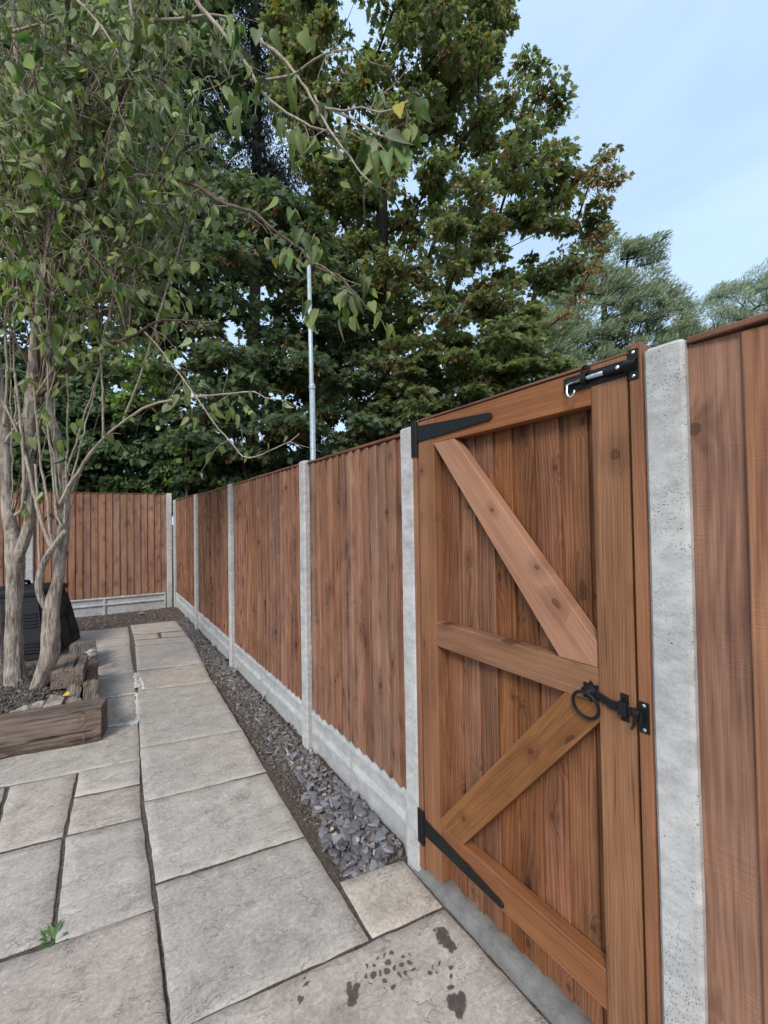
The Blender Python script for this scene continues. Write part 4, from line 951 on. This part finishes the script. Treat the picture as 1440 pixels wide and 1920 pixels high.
# ---- maple behind the gate side of the fence
def tree_root(name, u, depth, label, cat='tree', group='trees beyond the fence'):
    b = OC + ray(u, 985)*depth; return empty(name, (b.x, b.y, -.12), label, cat, group), (b.x, b.y, -.12)
t1, b1 = tree_root('maple_tree', 700, 11.2, 'large maple with rusty seed clusters, its crown against the open sky')
poly = [(540,-180),(980,-180),(925,-40),(945,20),(915,60),(960,90),(985,130),(1035,160),(1020,190),(1052,225),(1010,260),(1010,310),(1075,300),(1085,330),(1055,360),(1095,395),(1138,430),(1060,470),(1085,520),(1020,540),(1010,600),(1000,660),(1010,720),(900,830),(800,850),(700,880),(600,890),(590,700),(600,450),(560,300),(520,120)]
holes = [(680,40,88),(740,-10,70),(650,120,44),(828,385,42),(960,470,30),(985,530,44),(800,560,28),(770,655,24),(700,545,20),(850,290,24),(985,235,32),(890,160,26)]
c1 = crown_points(poly, 11.2, 2.3, 700, holes)
tipb = np.array([list(at_d(u, v, 11.0+.3*math.sin(u))) for u, v in [(1090,330),(1110,325),(1130,335),(1145,320),(1160,328),(1128,300),(1140,285),(1105,345),(1150,345),(1070,345),(1050,360),(1120,440),(1135,430),(1125,470),(1100,455),(1040,205),(1050,215),(1030,170),(935,15),(950,10),(900,60),(1010,180),(1110,505),(1090,540),(1075,560),(1060,590)]])
call = np.concatenate([c1, tipb])
skeleton(b1, at_d(720, 300, 11.2), call, .011, .24, 'far_bark', 'trunk', t1)
leaves('crown', t1, c1, 92, .46, .14, maple_t, 'maple_leaf', .95, kind=None); leaves('outer_twig_leaves', t1, tipb, 34, .26, .12, maple_t, 'maple_leaf', .8)
pick = c1[rng.random(len(c1)) < .6]; e_ = np.concatenate([pick, np.repeat(tipb, 2, axis=0)])
leaves('seed_clusters', t1, e_, 12, .42, .17, seed_t, 'seed', .6, upn=1.2, jitter=.3, droop=0)
# right hand lower boughs in yellower green
c1b = crown_points([(780,640),(960,600),(1060,700),(1000,760),(860,850),(740,870),(660,860)], 9.6, .9, 90)
leaves('lower_boughs', t1, c1b, 95, .45, .135, maple_t, 'maple_leaf', .5)
# ---- dark sycamore left of the pole
t2, b2 = tree_root('sycamore_tree', 604, 10.2, 'shaded dark green sycamore behind and left of the grey pole')
c2 = crown_points([(240,430),(330,360),(420,330),(520,380),(600,440),(690,560),(690,700),(760,800),(760,900),(620,920),(300,960),(330,900),(300,700),(240,560)], 9.8, 1.9, 360, [(545,600,12),(590,640,16),(420,520,12),(560,770,14),(480,700,12)])
skeleton(b2, at_d(560, 420, 10.2), c2, .011, .22, 'far_bark', 'trunk', t2)
leaves('crown', t2, c2, 95, .5, .15, maple_t, 'maple_dark', .85)
leaves('seed_clusters', t2, c2[rng.random(len(c2)) < .4], 12, .4, .17, seed_t, 'seed', .6, upn=1.2, jitter=.3, droop=0)
# ---- tree far left behind the raised bed
t3, b3 = tree_root('sycamore_tree', 120, 12.0, 'dark leafy tree filling the gaps behind the multi stemmed shrub')
c3 = crown_points([(-260,-180),(420,-180),(430,200),(420,420),(300,640),(300,930),(-260,930)], 12.2, 1.8, 620)
skeleton(b3, at_d(140, 100, 12.2), c3, .012, .26, 'far_bark', 'trunk', t3)
leaves('crown', t3, c3, 70, .8, .22, maple_t[:2], 'maple_dark', .9)
# ---- conifer
t4, b4 = tree_root('conifer_tree', 480, 14.0, 'nearly black conifer rising behind the sycamore at the top')
c4 = crown_points([(300,-200),(610,-200),(585,-60),(600,60),(575,150),(600,240),(560,330),(570,430),(330,430),(310,200)], 14.0, 1.6, 300, [(590,100,20)])
skeleton(b4, at_d(470, -150, 14.0), c4, .011, .25, 'far_bark', 'trunk', t4)
leaves('crown', t4, c4, 210, .6, .16, [blade(.13, .2), blade(.1, .4)], 'conifer', .7, droop=.9, upn=.4)
# ---- willows far off on the right
for (u, d, poly, n, per, lab, mat, hl) in [
    (1130, 27., [(990,600),(1040,540),(1100,500),(1125,450),(1170,475),(1215,445),(1232,480),(1225,520),(1245,560),(1285,555),(1280,600),(1310,640),(1300,760),(1000,800)], 430, 210, 'grey green willow swaying above the gate bolt', 'willow', []),
    (1010, 22., [(900,640),(960,590),(1030,590),(1080,640),(1105,720),(1080,800),(860,850)], 230, 200, 'lighter green willow low behind the gate top rail', 'willow', []),
    (1390, 31., [(1235,640),(1290,590),(1340,545),(1380,515),(1420,510),(1470,490),(1600,480),(1640,700),(1235,760)], 430, 180, 'silvery willow at the right edge above the near panel', 'willow_grey', [])]:
    tw, bw = tree_root('willow_tree', u, d, lab)
    cw = crown_points(poly, d, 2.6, n, hl, 60.); skeleton(bw, at_d(u, poly[3][1]+60, d), cw, .016, .3, 'far_bark', 'trunk', tw)
    bias = np.array([_R.x, _R.y, 0])*.7 + np.array([0, 0, .75])
    leaves('crown', tw, cw, per, .8 if d > 25 else .65, .27 if d > 25 else .23, blade_t, mat, 1.3, droop=0, upn=.3, jitter=1., bias=bias)
# ---- ivy hedge behind the back fence and a lime green sucker
h1 = empty('ivy_hedge', OC + ray(150, 985)*9.6 - Vector((0, 0, 1.5)), 'ivy covered hedge showing above the back fence', 'hedge')
ch = crown_points([(-260,700),(60,690),(180,730),(300,760),(400,830),(450,880),(640,850),(640,960),(-260,970)], 9.6, .7, 520)
leaves('foliage', h1, ch, 100, .4, .12, [leaf_heart(.05, .1, 1.1)], 'ivy', .9, droop=.8, upn=.2, jitter=.8)
skeleton(OC + ray(150, 985)*9.7 - Vector((0, 0, 1.5)), at_d(160, 800, 9.7), ch[::3], .006, .05, 'far_bark', 'stem', h1)
h2 = empty('lime_shrub', OC + ray(400, 985)*9.0 - Vector((0, 0, 1.5)), 'bright lime green shrub peeping over the fence corner', 'shrub')
cl = np.concatenate([crown_points([(340,800),(400,810),(425,870),(415,915),(330,920),(300,880)], 9.0, .3, 26), crown_points([(225,640),(330,650),(345,760),(280,800),(215,790)], 8.9, .3, 22)])
leaves('foliage', h2, cl, 26, .26, .11, [leaf_heart(.08, .15, 1.05)], 'lime_leaf', .9, droop=.8, upn=.2, jitter=.8)
skeleton(OC + ray(370, 985)*9.0 - Vector((0, 0, 1.5)), at_d(350, 760, 9.0), cl, .005, .03, 'dark_twig', 'stem', h2)

# ================================================================== MULTI STEMMED SHRUB TREE IN THE RAISED BED
tree = empty('lilac_tree', (-.5, 4.43, .13), 'old multi stemmed tree with heart shaped leaves in the raised bed', 'tree')
def trunk_mesh(path, flare=1.0, seed=0, sides=30):
    """path: (u, v, width_px, depth); ridged, knotty bark"""
    pts = [at_d(u, v, d) for u, v, w, d in path]; rad = [w*.385*d/CAM_F for u, v, w, d in path]
    # resample
    P, R_ = [], []
    for i in range(len(pts)-1):
        L = (pts[i+1]-pts[i]).length; n = max(2, int(L/.03))
        p0 = pts[max(i-1, 0)]; p3 = pts[min(i+2, len(pts)-1)]
        for k in range(n):
            t = k/n; a, b = pts[i], pts[i+1]
            q = .5*((2*a)+(b-p0)*t+(2*p0-5*a+4*b-p3)*t*t+(3*a-3*b+p3-p0)*t**3); P.append(q); R_.append(rad[i]*(1-t)+rad[i+1]*t)
    P.append(pts[-1]); R_.append(rad[-1]); rings = []; up = None
    for i, p in enumerate(P):
        t = (P[min(i+1, len(P)-1)]-P[max(i-1, 0)]).normalized()
        if up is None: up = Vector((1, 0, 0))
        up = (up-t*up.dot(t)).normalized(); b = t.cross(up); ring = []
        for k in range(sides):
            a = 2*math.pi*k/sides; ca, sa = math.cos(a), math.sin(a)
            q = Vector((ca*2.2+seed, sa*2.2, p.z*2.2)); d = mnoise.fractal(q, 1., 2., 3)*.16
            d += mnoise.noise(Vector((ca*9+seed, sa*9, p.z*3.)))*.07 + mnoise.noise(Vector((ca*3, sa*3+seed, p.z*9)))*.08
            rr = R_[i]*(1+d); ring.append(p+(up*ca+b*sa)*rr)
        rings.append(ring)
    m = MB(); m.loft(rings); return m.mesh(smooth=True)
D0 = 3.42
trunks = [
    [(34,1322,74,3.36),(31,1298,54,3.38),(28,1268,40,3.40),(26,1215,34,3.42),(26,1140,32,3.43),(27,1085,32,3.43),(28,1050,35,3.43),(24,1012,32,3.44),(17,975,26,3.45),(13,935,23,3.46),(12,880,23,3.46),(6,790,22,3.46),(-6,700,20,3.46),(-16,600,18,3.45),(-24,500,15,3.42),(-30,400,12,3.38)],
    [(32,1052,20,3.42),(44,1018,24,3.40),(54,985,22,3.38),(57,940,20,3.36),(52,875,22,3.34),(56,775,25,3.3),(62,690,23,3.25),(70,615,22,3.2),(80,555,22,3.15),(90,495,21,3.1),(97,430,19,3.05),(92,350,15,3.0),(76,270,13,2.95),(52,200,11,2.9),(34,130,10,2.9),(26,40,9,2.9),(20,-80,7,2.9)],
    [(58,1312,30,3.30),(68,1294,30,3.30),(82,1262,34,3.32),(93,1225,37,3.33),(95,1190,36,3.34),(96,1155,33,3.35),(98,1128,31,3.36),(107,1092,23,3.37),(113,1050,24,3.38),(119,1000,23,3.38),(122,950,20,3.38),(118,885,20,3.37),(105,815,18,3.35),(92,760,16,3.32),(93,690,14,3.28),(92,610,12,3.24),(86,560,9,3.2)],
    [(95,1148,18,3.34),(80,1128,16,3.32),(73,1100,15,3.30),(77,1070,15,3.29),(88,1044,15,3.28),(100,1026,14,3.27),(113,1008,12,3.26),(124,996,14,3.26)],
    [(-2,1318,56,3.5),(-6,1275,36,3.52),(-10,1220,32,3.55),(-16,1140,30,3.58),(-26,1040,28,3.6),(-44,900,25,3.6),(-62,760,21,3.6),(-80,600,16,3.55),(-90,480,10,3.5)],
]
for k, tp in enumerate(trunks):
    mobj('trunk', trunk_mesh(tp, seed=k*7.3), M['bark'], tree)
# traced limbs: (points u,v,depth), start radius, end radius, bark
limbs = [
    ([(173,347,2.95),(200,338,2.9),(253,330,2.8),(317,337,2.65),(367,347,2.5),(400,370,2.4),(440,388,2.3),(480,399,2.2),(504,424,2.15),(567,469,2.0),(584,498,1.95),(634,516,1.85),(657,542,1.82),(686,577,1.78)], .017, .0045, 'dark_twig'),
    ([(97,440,3.05),(130,395,3.0),(173,347,2.95)], .022, .017, 'dark_twig'),
    ([(95,455,3.07),(130,330,2.95),(150,250,2.85),(138,180,2.75),(133,133,2.7),(128,60,2.6),(126,-60,2.5)], .022, .012, 'dark_twig'),
    ([(96,440,3.06),(150,320,2.95),(190,253,2.85),(215,200,2.75),(233,157,2.7),(247,127,2.65),(266,80,2.6),(268,40,2.55),(290,8,2.5),(320,-60,2.45)], .024, .014, 'dark_twig'),
    ([(266,40,2.58),(300,38,2.5),(350,34,2.45),(395,28,2.4),(440,34,2.35)], .012, .005, 'twig'),
    ([(355,-60,2.2),(367,0,2.2),(410,50,2.15),(443,93,2.1),(469,132,2.05),(494,174,2.0),(539,212,1.95),(584,236,1.9),(622,250,1.86)], .012, .004, 'twig'),
    ([(490,80,2.05),(530,110,2.0),(574,167,1.92),(615,240,1.85),(643,278,1.8),(678,326,1.75),(699,344,1.72)], .0085, .003, 'twig'),
    ([(590,180,1.9),(601,198,1.9),(643,208,1.82),(678,201,1.78),(712,210,1.72),(761,205,1.66)], .006, .0025, 'twig'),
    ([(620,206,1.86),(636,212,1.84),(705,250,1.75),(747,274,1.68),(760,300,1.66)], .006, .0025, 'twig'),
    ([(622,252,1.86),(671,266,1.8),(712,255,1.75),(745,243,1.7),(775,230,1.66)], .0045, .002, 'dark_twig'),
    ([(470,150,2.05),(497,151,2.0),(546,142,1.95),(574,122,1.92),(608,101,1.88),(664,90,1.8)], .007, .003, 'twig'),
    ([(10,830,3.42),(50,770,3.3),(90,707,3.2),(157,610,3.05),(233,530,2.95),(313,447,2.85),(340,380,2.8)], .014, .005, 'twig'),
    ([(77,740,3.3),(133,687,3.2),(187,653,3.1),(233,637,3.0),(257,627,2.95),(293,603,2.9),(330,600,2.85),(380,604,2.75)], .020, .004, 'dark_twig'),
    ([(133,925,3.3),(150,880,3.25),(193,823,3.15),(240,785,3.05),(290,757,2.95),(367,745,2.8),(430,738,2.7),(477,735,2.6),(497,745,2.58),(523,749,2.55)], .013, .0035, 'twig'),
    ([(263,614,2.95),(300,655,2.9),(350,720,2.8),(400,790,2.7),(430,825,2.65),(455,856,2.6),(480,856,2.58),(505,845,2.55),(543,828,2.5),(561,813,2.48)], .006, .003, 'twig'),
    ([(235,775,3.1),(243,757,3.1),(268,690,3.0),(293,607,2.95),(313,540,2.9),(333,477,2.85),(357,377,2.8),(372,330,2.78)], .008, .005, 'twig'),
    ([(192,825,3.15),(193,760,3.1),(190,690,3.1),(187,650,3.1)], .007, .006, 'twig'),
    ([(8,800,3.42),(14,700,3.35),(10,600,3.3),(30,500,3.2),(0,420,3.1)], .012, .008, 'twig'),
    ([(100,1030,3.27),(88,1008,3.26),(70,950,3.26),(58,900,3.27),(40,830,3.28),(10,760,3.25)], .016, .008, 'twig'),
    ([(98,1024,3.26),(92,980,3.26),(88,930,3.25),(78,880,3.24),(70,800,3.2),(60,700,3.15)], .011, .006, 'twig'),
    ([(75,1070,3.29),(72,1000,3.28),(71,940,3.27),(66,870,3.25)], .010, .008, 'twig'),
    ([(120,990,3.3),(108,970,3.28),(102,920,3.26),(98,870,3.24),(88,780,3.2),(90,690,3.15),(60,560,3.1)], .009, .004, 'twig'),
    ([(110,950,3.3),(130,910,3.26),(150,880,3.22)], .014, .012, 'twig'),
    ([(110,955,3.32),(104,900,3.3),(100,850,3.28),(80,800,3.25)], .010, .006, 'twig'),
    ([(28,966,3.4),(38,960,3.36),(43,945,3.32),(46,880,3.28),(40,800,3.26),(28,700,3.2)], .014, .008, 'twig'),
    ([(112,985,3.36),(96,965,3.36),(82,975,3.37),(80,985,3.37)], .012, .010, 'dark_twig'),
    ([(60,700,3.25),(30,640,3.2),(0,600,3.15),(-30,500,3.1)], .010, .006, 'dark_twig'),
    ([(20,60,2.8),(60,50,2.75),(105,36,2.7),(150,40,2.65),(200,60,2.6)], .009, .005, 'twig'),
    ([(145,0,2.4),(190,50,2.4),(230,110,2.4),(255,150,2.42),(300,195,2.42)], .007, .004, 'twig'),
    ([(120,165,2.8),(160,145,2.75),(200,130,2.7),(260,135,2.65),(320,155,2.6)], .009, .004, 'dark_twig'),
    ([(240,-60,2.4),(246,10,2.4),(252,60,2.42),(258,85,2.45)], .010, .009, 'twig'),
    ([(55,425,3.0),(90,370,2.9),(120,325,2.8),(160,290,2.7)], .010, .006, 'twig'),
]
skel = []          # (point, direction, weight) where twigs can start
def path_pts(pts, jit=0., step=.05):
    W_ = [at_d(*p) for p in pts]; out = []
    for i in range(len(W_)-1):
        a, b = W_[i], W_[i+1]; p0 = W_[max(i-1, 0)]; p3 = W_[min(i+2, len(W_)-1)]; n = max(2, int((b-a).length/step))
        for k in range(n):
            t = k/n; out.append(.5*((2*a)+(b-p0)*t+(2*p0-5*a+4*b-p3)*t*t+(3*a-3*b+p3-p0)*t**3) + Vector(rng.normal(0, jit, 3)))
    return out+[W_[-1]]
for pts, r0, r1, mt in limbs:
    pp = path_pts(pts, .0016); n = len(pp); m = MB()
    m.tube(pp, [(r0+(r1-r0)*i/(n-1))*(1+.14*random.uniform(-1, 1)) for i in range(n)], 8); mobj('limb', m.mesh(smooth=True), M[mt], tree)
    for i in range(2, n, 1): skel.append((pp[i], (pp[i]-pp[i-1]).normalized(), .4+i/n))
# young shoots fanning up through the crown
heads = [(25,960,3.4),(60,980,3.38),(105,1015,3.3),(122,985,3.3),(120,900,3.35),(30,800,3.4),(75,740,3.3),(95,460,3.05),(190,650,3.1),(150,260,2.85),(240,630,3.0),(95,560,3.1),(-30,420,3.38),(-24,500,3.42),(-90,490,3.5)]
mbs = MB(); mbd = MB()
for k in range(140):
    h = random.choice(heads[:7] if k < 18 else heads[6:]); tu, tv = random.uniform(-70, 400), random.uniform(-120, 480)
    if tv > h[1]-80: tv = h[1]-random.uniform(150, 400)
    td = random.uniform(2.3, 3.7); mu, mv = h[0]+(tu-h[0])*random.uniform(.25, .6)+random.uniform(-25, 25), h[1]+(tv-h[1])*.5
    pp = path_pts([(h[0], h[1], h[2]), (mu, mv, h[2]+(td-h[2])*.4), (tu, tv, td)], .0035, .07); n = len(pp); r0 = random.uniform(.0035, .009)
    (mbs if random.random() < .68 else mbd).tube(pp, [r0*(1-.65*i/n) for i in range(n)], 5)
    for i in range(n//3, n): skel.append((pp[i], (pp[i]-pp[i-1]).normalized(), 1.0))
# twigs and leaves
Lpos, Ltip, Lnrm, Lsize = [], [], [], []
def in_img(p):
    d = p-OC; z = d.dot(_F); return (720+CAM_F*d.dot(_R)/z, 960-CAM_F*d.dot(_U)/z, z)
def density(u, v):
    """how leafy the crown is, by where the twigs are in the tree"""
    if v > 640: return .10 if u < 260 else .3
    if u < 430: return 1.0 if v < 560 else .6
    return .75 if u < 640 else .5
for (p, d, w) in skel:
    u, v, z = in_img(p)
    if u < -260 or v < -420: continue
    if random.random() > density(u, v)*w*.8: continue
    for _ in range(random.choice((1, 1, 2, 3)) if u < 430 else random.choice((1, 1, 2))):
        L = random.uniform(.08, .36)*(1 if u < 430 else .7)
        dr = (d*.5 + Vector(unit(1)[0])*.9 + Vector((0, 0, -.15))).normalized(); q = [p]; nn = 4
        for s in range(nn):
            dr = (dr + Vector(unit(1)[0])*.35 + Vector((0, 0, -.10))).normalized(); q.append(q[-1]+dr*L/nn)
        (mbs if random.random() < .75 else mbd).tube(q, [.0024, .002, .0017, .0014, .001], 4, False)
        bare = random.random() < .4
        for s in range(1, nn+1):
            if bare: break
            for __ in range(random.choice((0, 0, 1, 1, 1))):
                tip = Vector((0, 0, -1.)) + Vector(unit(1)[0])*.55 + dr*.35
                Lpos.append(q[s]+Vector(unit(1)[0])*.012); Ltip.append(tip); Lnrm.append(unit(1)[0]); Lsize.append(random.uniform(.035, .10))
if mbs.v: mobj('young_shoots', mbs.mesh(smooth=True), M['twig'], tree)['kind'] = 'stuff'
if mbd.v: mobj('dark_shoots', mbd.mesh(smooth=True), M['dark_twig'], tree)['kind'] = 'stuff'
# single leaves one can see hanging on bare shoots
for u, v, d, s in [(140,797,3.0,.1),(122,835,3.0,.12),(118,858,3.0,.09),(455,856,2.6,.07),(505,845,2.55,.07),(540,826,2.5,.06),(470,735,2.6,.07),(500,748,2.58,.07),(497,775,2.6,.05),(480,720,2.6,.06),
                   (565,575,1.9,.11),(585,590,1.88,.12),(605,592,1.85,.1),(640,610,1.83,.11),(668,600,1.8,.09),(645,590,1.82,.09),(700,580,1.78,.08),(718,600,1.77,.08),(730,612,1.77,.07),(768,597,1.75,.05),(685,615,1.8,.05),
                   (590,470,1.95,.12),(600,480,1.95,.1),(560,440,2.0,.1),(578,452,1.97,.12),(586,446,1.97,.1),(594,456,1.96,.11),(548,400,2.0,.11),(520,380,2.05,.1),(750,200,1.66,.1),(757,235,1.66,.13),(748,250,1.66,.12),(745,285,1.67,.14),(735,300,1.67,.12),(690,270,1.75,.12),(688,300,1.75,.1),(720,230,1.7,.08),(768,215,1.65,.09),(790,200,1.64,.09),(780,185,1.64,.07),(700,340,1.72,.1),(620,275,1.85,.1),
                   (480,70,2.0,.11),(520,60,2.0,.12),(560,60,1.95,.13),(545,150,1.95,.14),(560,170,1.95,.13),(440,190,2.1,.13),(455,210,2.1,.14),(430,175,2.1,.1),(470,195,2.05,.12),(590,85,1.9,.09),(580,100,1.92,.08),(545,260,1.95,.09),(560,255,1.95,.1),(530,230,1.97,.1),(585,220,1.9,.08)]:
    for _ in range(random.choice((1, 1, 2))):
        Lpos.append(at_d(u+random.uniform(-8, 8), v+random.uniform(-14, 0), d)); Ltip.append(Vector((0, 0, -1.))+Vector(unit(1)[0])*.4); Lnrm.append(np.array(-_F)*.7+unit(1)[0]); Lsize.append(s*random.uniform(.62, .95))
Lpos = np.array([list(p) for p in Lpos]); Ltip = np.array([list(p) for p in Ltip]); Lnrm = np.array(Lnrm); Lsize = np.array(Lsize)
heart_t = [leaf_heart(.14, .1, .85), leaf_heart(.35, .35, .75), leaf_heart(.1, .3, .95), leaf_heart(.7, .2, .6), leaf_heart(.9, .45, .5), leaf_heart(.5, -.2, .62)]
Rm = rots(Ltip, Lnrm)
show = np.array([Lsize[i]/max(.3, in_img(Vector(Lpos[i]))[2]) if (-20 < in_img(Vector(Lpos[i]))[0] < 1440 and -20 < in_img(Vector(Lpos[i]))[1] < 1920) else 0 for i in range(len(Lpos))])
big = np.argsort(-show)[:290]; rest = np.setdiff1d(np.arange(len(Lpos)), big)
heart_me = []
for v, f in heart_t:
    me = bpy.data.meshes.new('leaf'); me.from_pydata(v, [], f); me.materials.append(M['lilac_leaf']); me.polygons.foreach_set('use_smooth', [True]*len(me.polygons)); heart_me.append(me)
for i in big:
    r = Rm[i]*Lsize[i]; o = bpy.data.objects.new('leaf', heart_me[int(i) % 6])
    link(o, tree, Matrix(((r[0,0], r[0,1], r[0,2], Lpos[i,0]), (r[1,0], r[1,1], r[1,2], Lpos[i,1]), (r[2,0], r[2,1], r[2,2], Lpos[i,2]), (0, 0, 0, 1))))
scatter('foliage', heart_t, Lpos[rest], Rm[rest], Lsize[rest], M['lilac_leaf'], tree, 'stuff', True)
print('leaves on shrub tree', len(Lpos))

# ================================================================== SMALL THINGS
def weed(u, v, r, n, label):
    p = gp(u, v); o = empty('weed_plant', (p.x, p.y, -.012), label, 'weed', 'weeds in the paving joints')
    for k in range(n):
        a = 2*math.pi*k/n+random.uniform(-.3, .3); l = r*random.uniform(.6, 1.1); el = random.uniform(.35, .9); w = l*.16; V = []
        for j in range(6):
            t = j/5; ww = w*math.sin(math.pi*min(1, .12+t*.88))**.7*(1 if j < 5 else 0); rad = l*t*math.cos(el*(1-.6*t)); z = l*t*math.sin(el)*(1-.55*t)
            c = Vector((math.cos(a)*rad, math.sin(a)*rad, z)); s = Vector((-math.sin(a), math.cos(a), 0))*ww; V += [c-s, c+Vector((0, 0, -ww*.3)), c+s]
        Fc = [(3*j+q, 3*j+q+1, 3*j+q+4, 3*j+q+3) for j in range(5) for q in range(2)]
        me = bpy.data.meshes.new('leaf'); me.from_pydata([tuple(q) for q in V], [], Fc); mobj('leaf', me, M['weed'], o, Matrix.Translation((p.x, p.y, -.012)))
weed(100, 1757, .062, 13, 'small green rosette weed in the joint at lower left'); weed(137, 1492, .022, 6, 'tiny weed sprouting at the crossing of two paving joints'); weed(178, 1553, .02, 7, 'tiny weed in the wide cross joint beside the long joint')
weed(617, 1437, .028, 6, 'small seedling against the gravel board by the slate')
def fallen(u, v, z, s, mat, label):
    p = at_z(u, v, z); V, Fc = leaf_heart(.35, .25, .8); me = bpy.data.meshes.new('fallen_leaf'); me.from_pydata([(x*s, (y-.5)*s, zz*s) for x, y, zz in V], [], Fc); me.polygons.foreach_set('use_smooth', [True]*len(Fc))
    prop(mobj('fallen_leaf', me, M[mat], None, Matrix.Translation((p.x, p.y, z+s*.12)) @ Euler((random.uniform(-.4,.4), random.uniform(-.4,.4), random.uniform(0, 6))).to_matrix().to_4x4()), label, 'leaf', 'fallen leaves')
fallen(120, 1306, .20, .07, 'yellow_leaf', 'yellow fallen leaf among the stones of the raised bed'); fallen(268, 1152, -.01, .11, 'brown_leaf', 'dry brown leaf on the soil before the back fence')
fallen(57, 1262, .16, .05, 'yellow_leaf', 'small yellow leaf on the soil between the trunks'); fallen(425, 1240, 0., .08, 'brown_leaf', 'pale dry leaf on the border by the third post'); fallen(462, 1312, .01, .05, 'brown_leaf', 'reddish leaf fragment on the dark mulch')
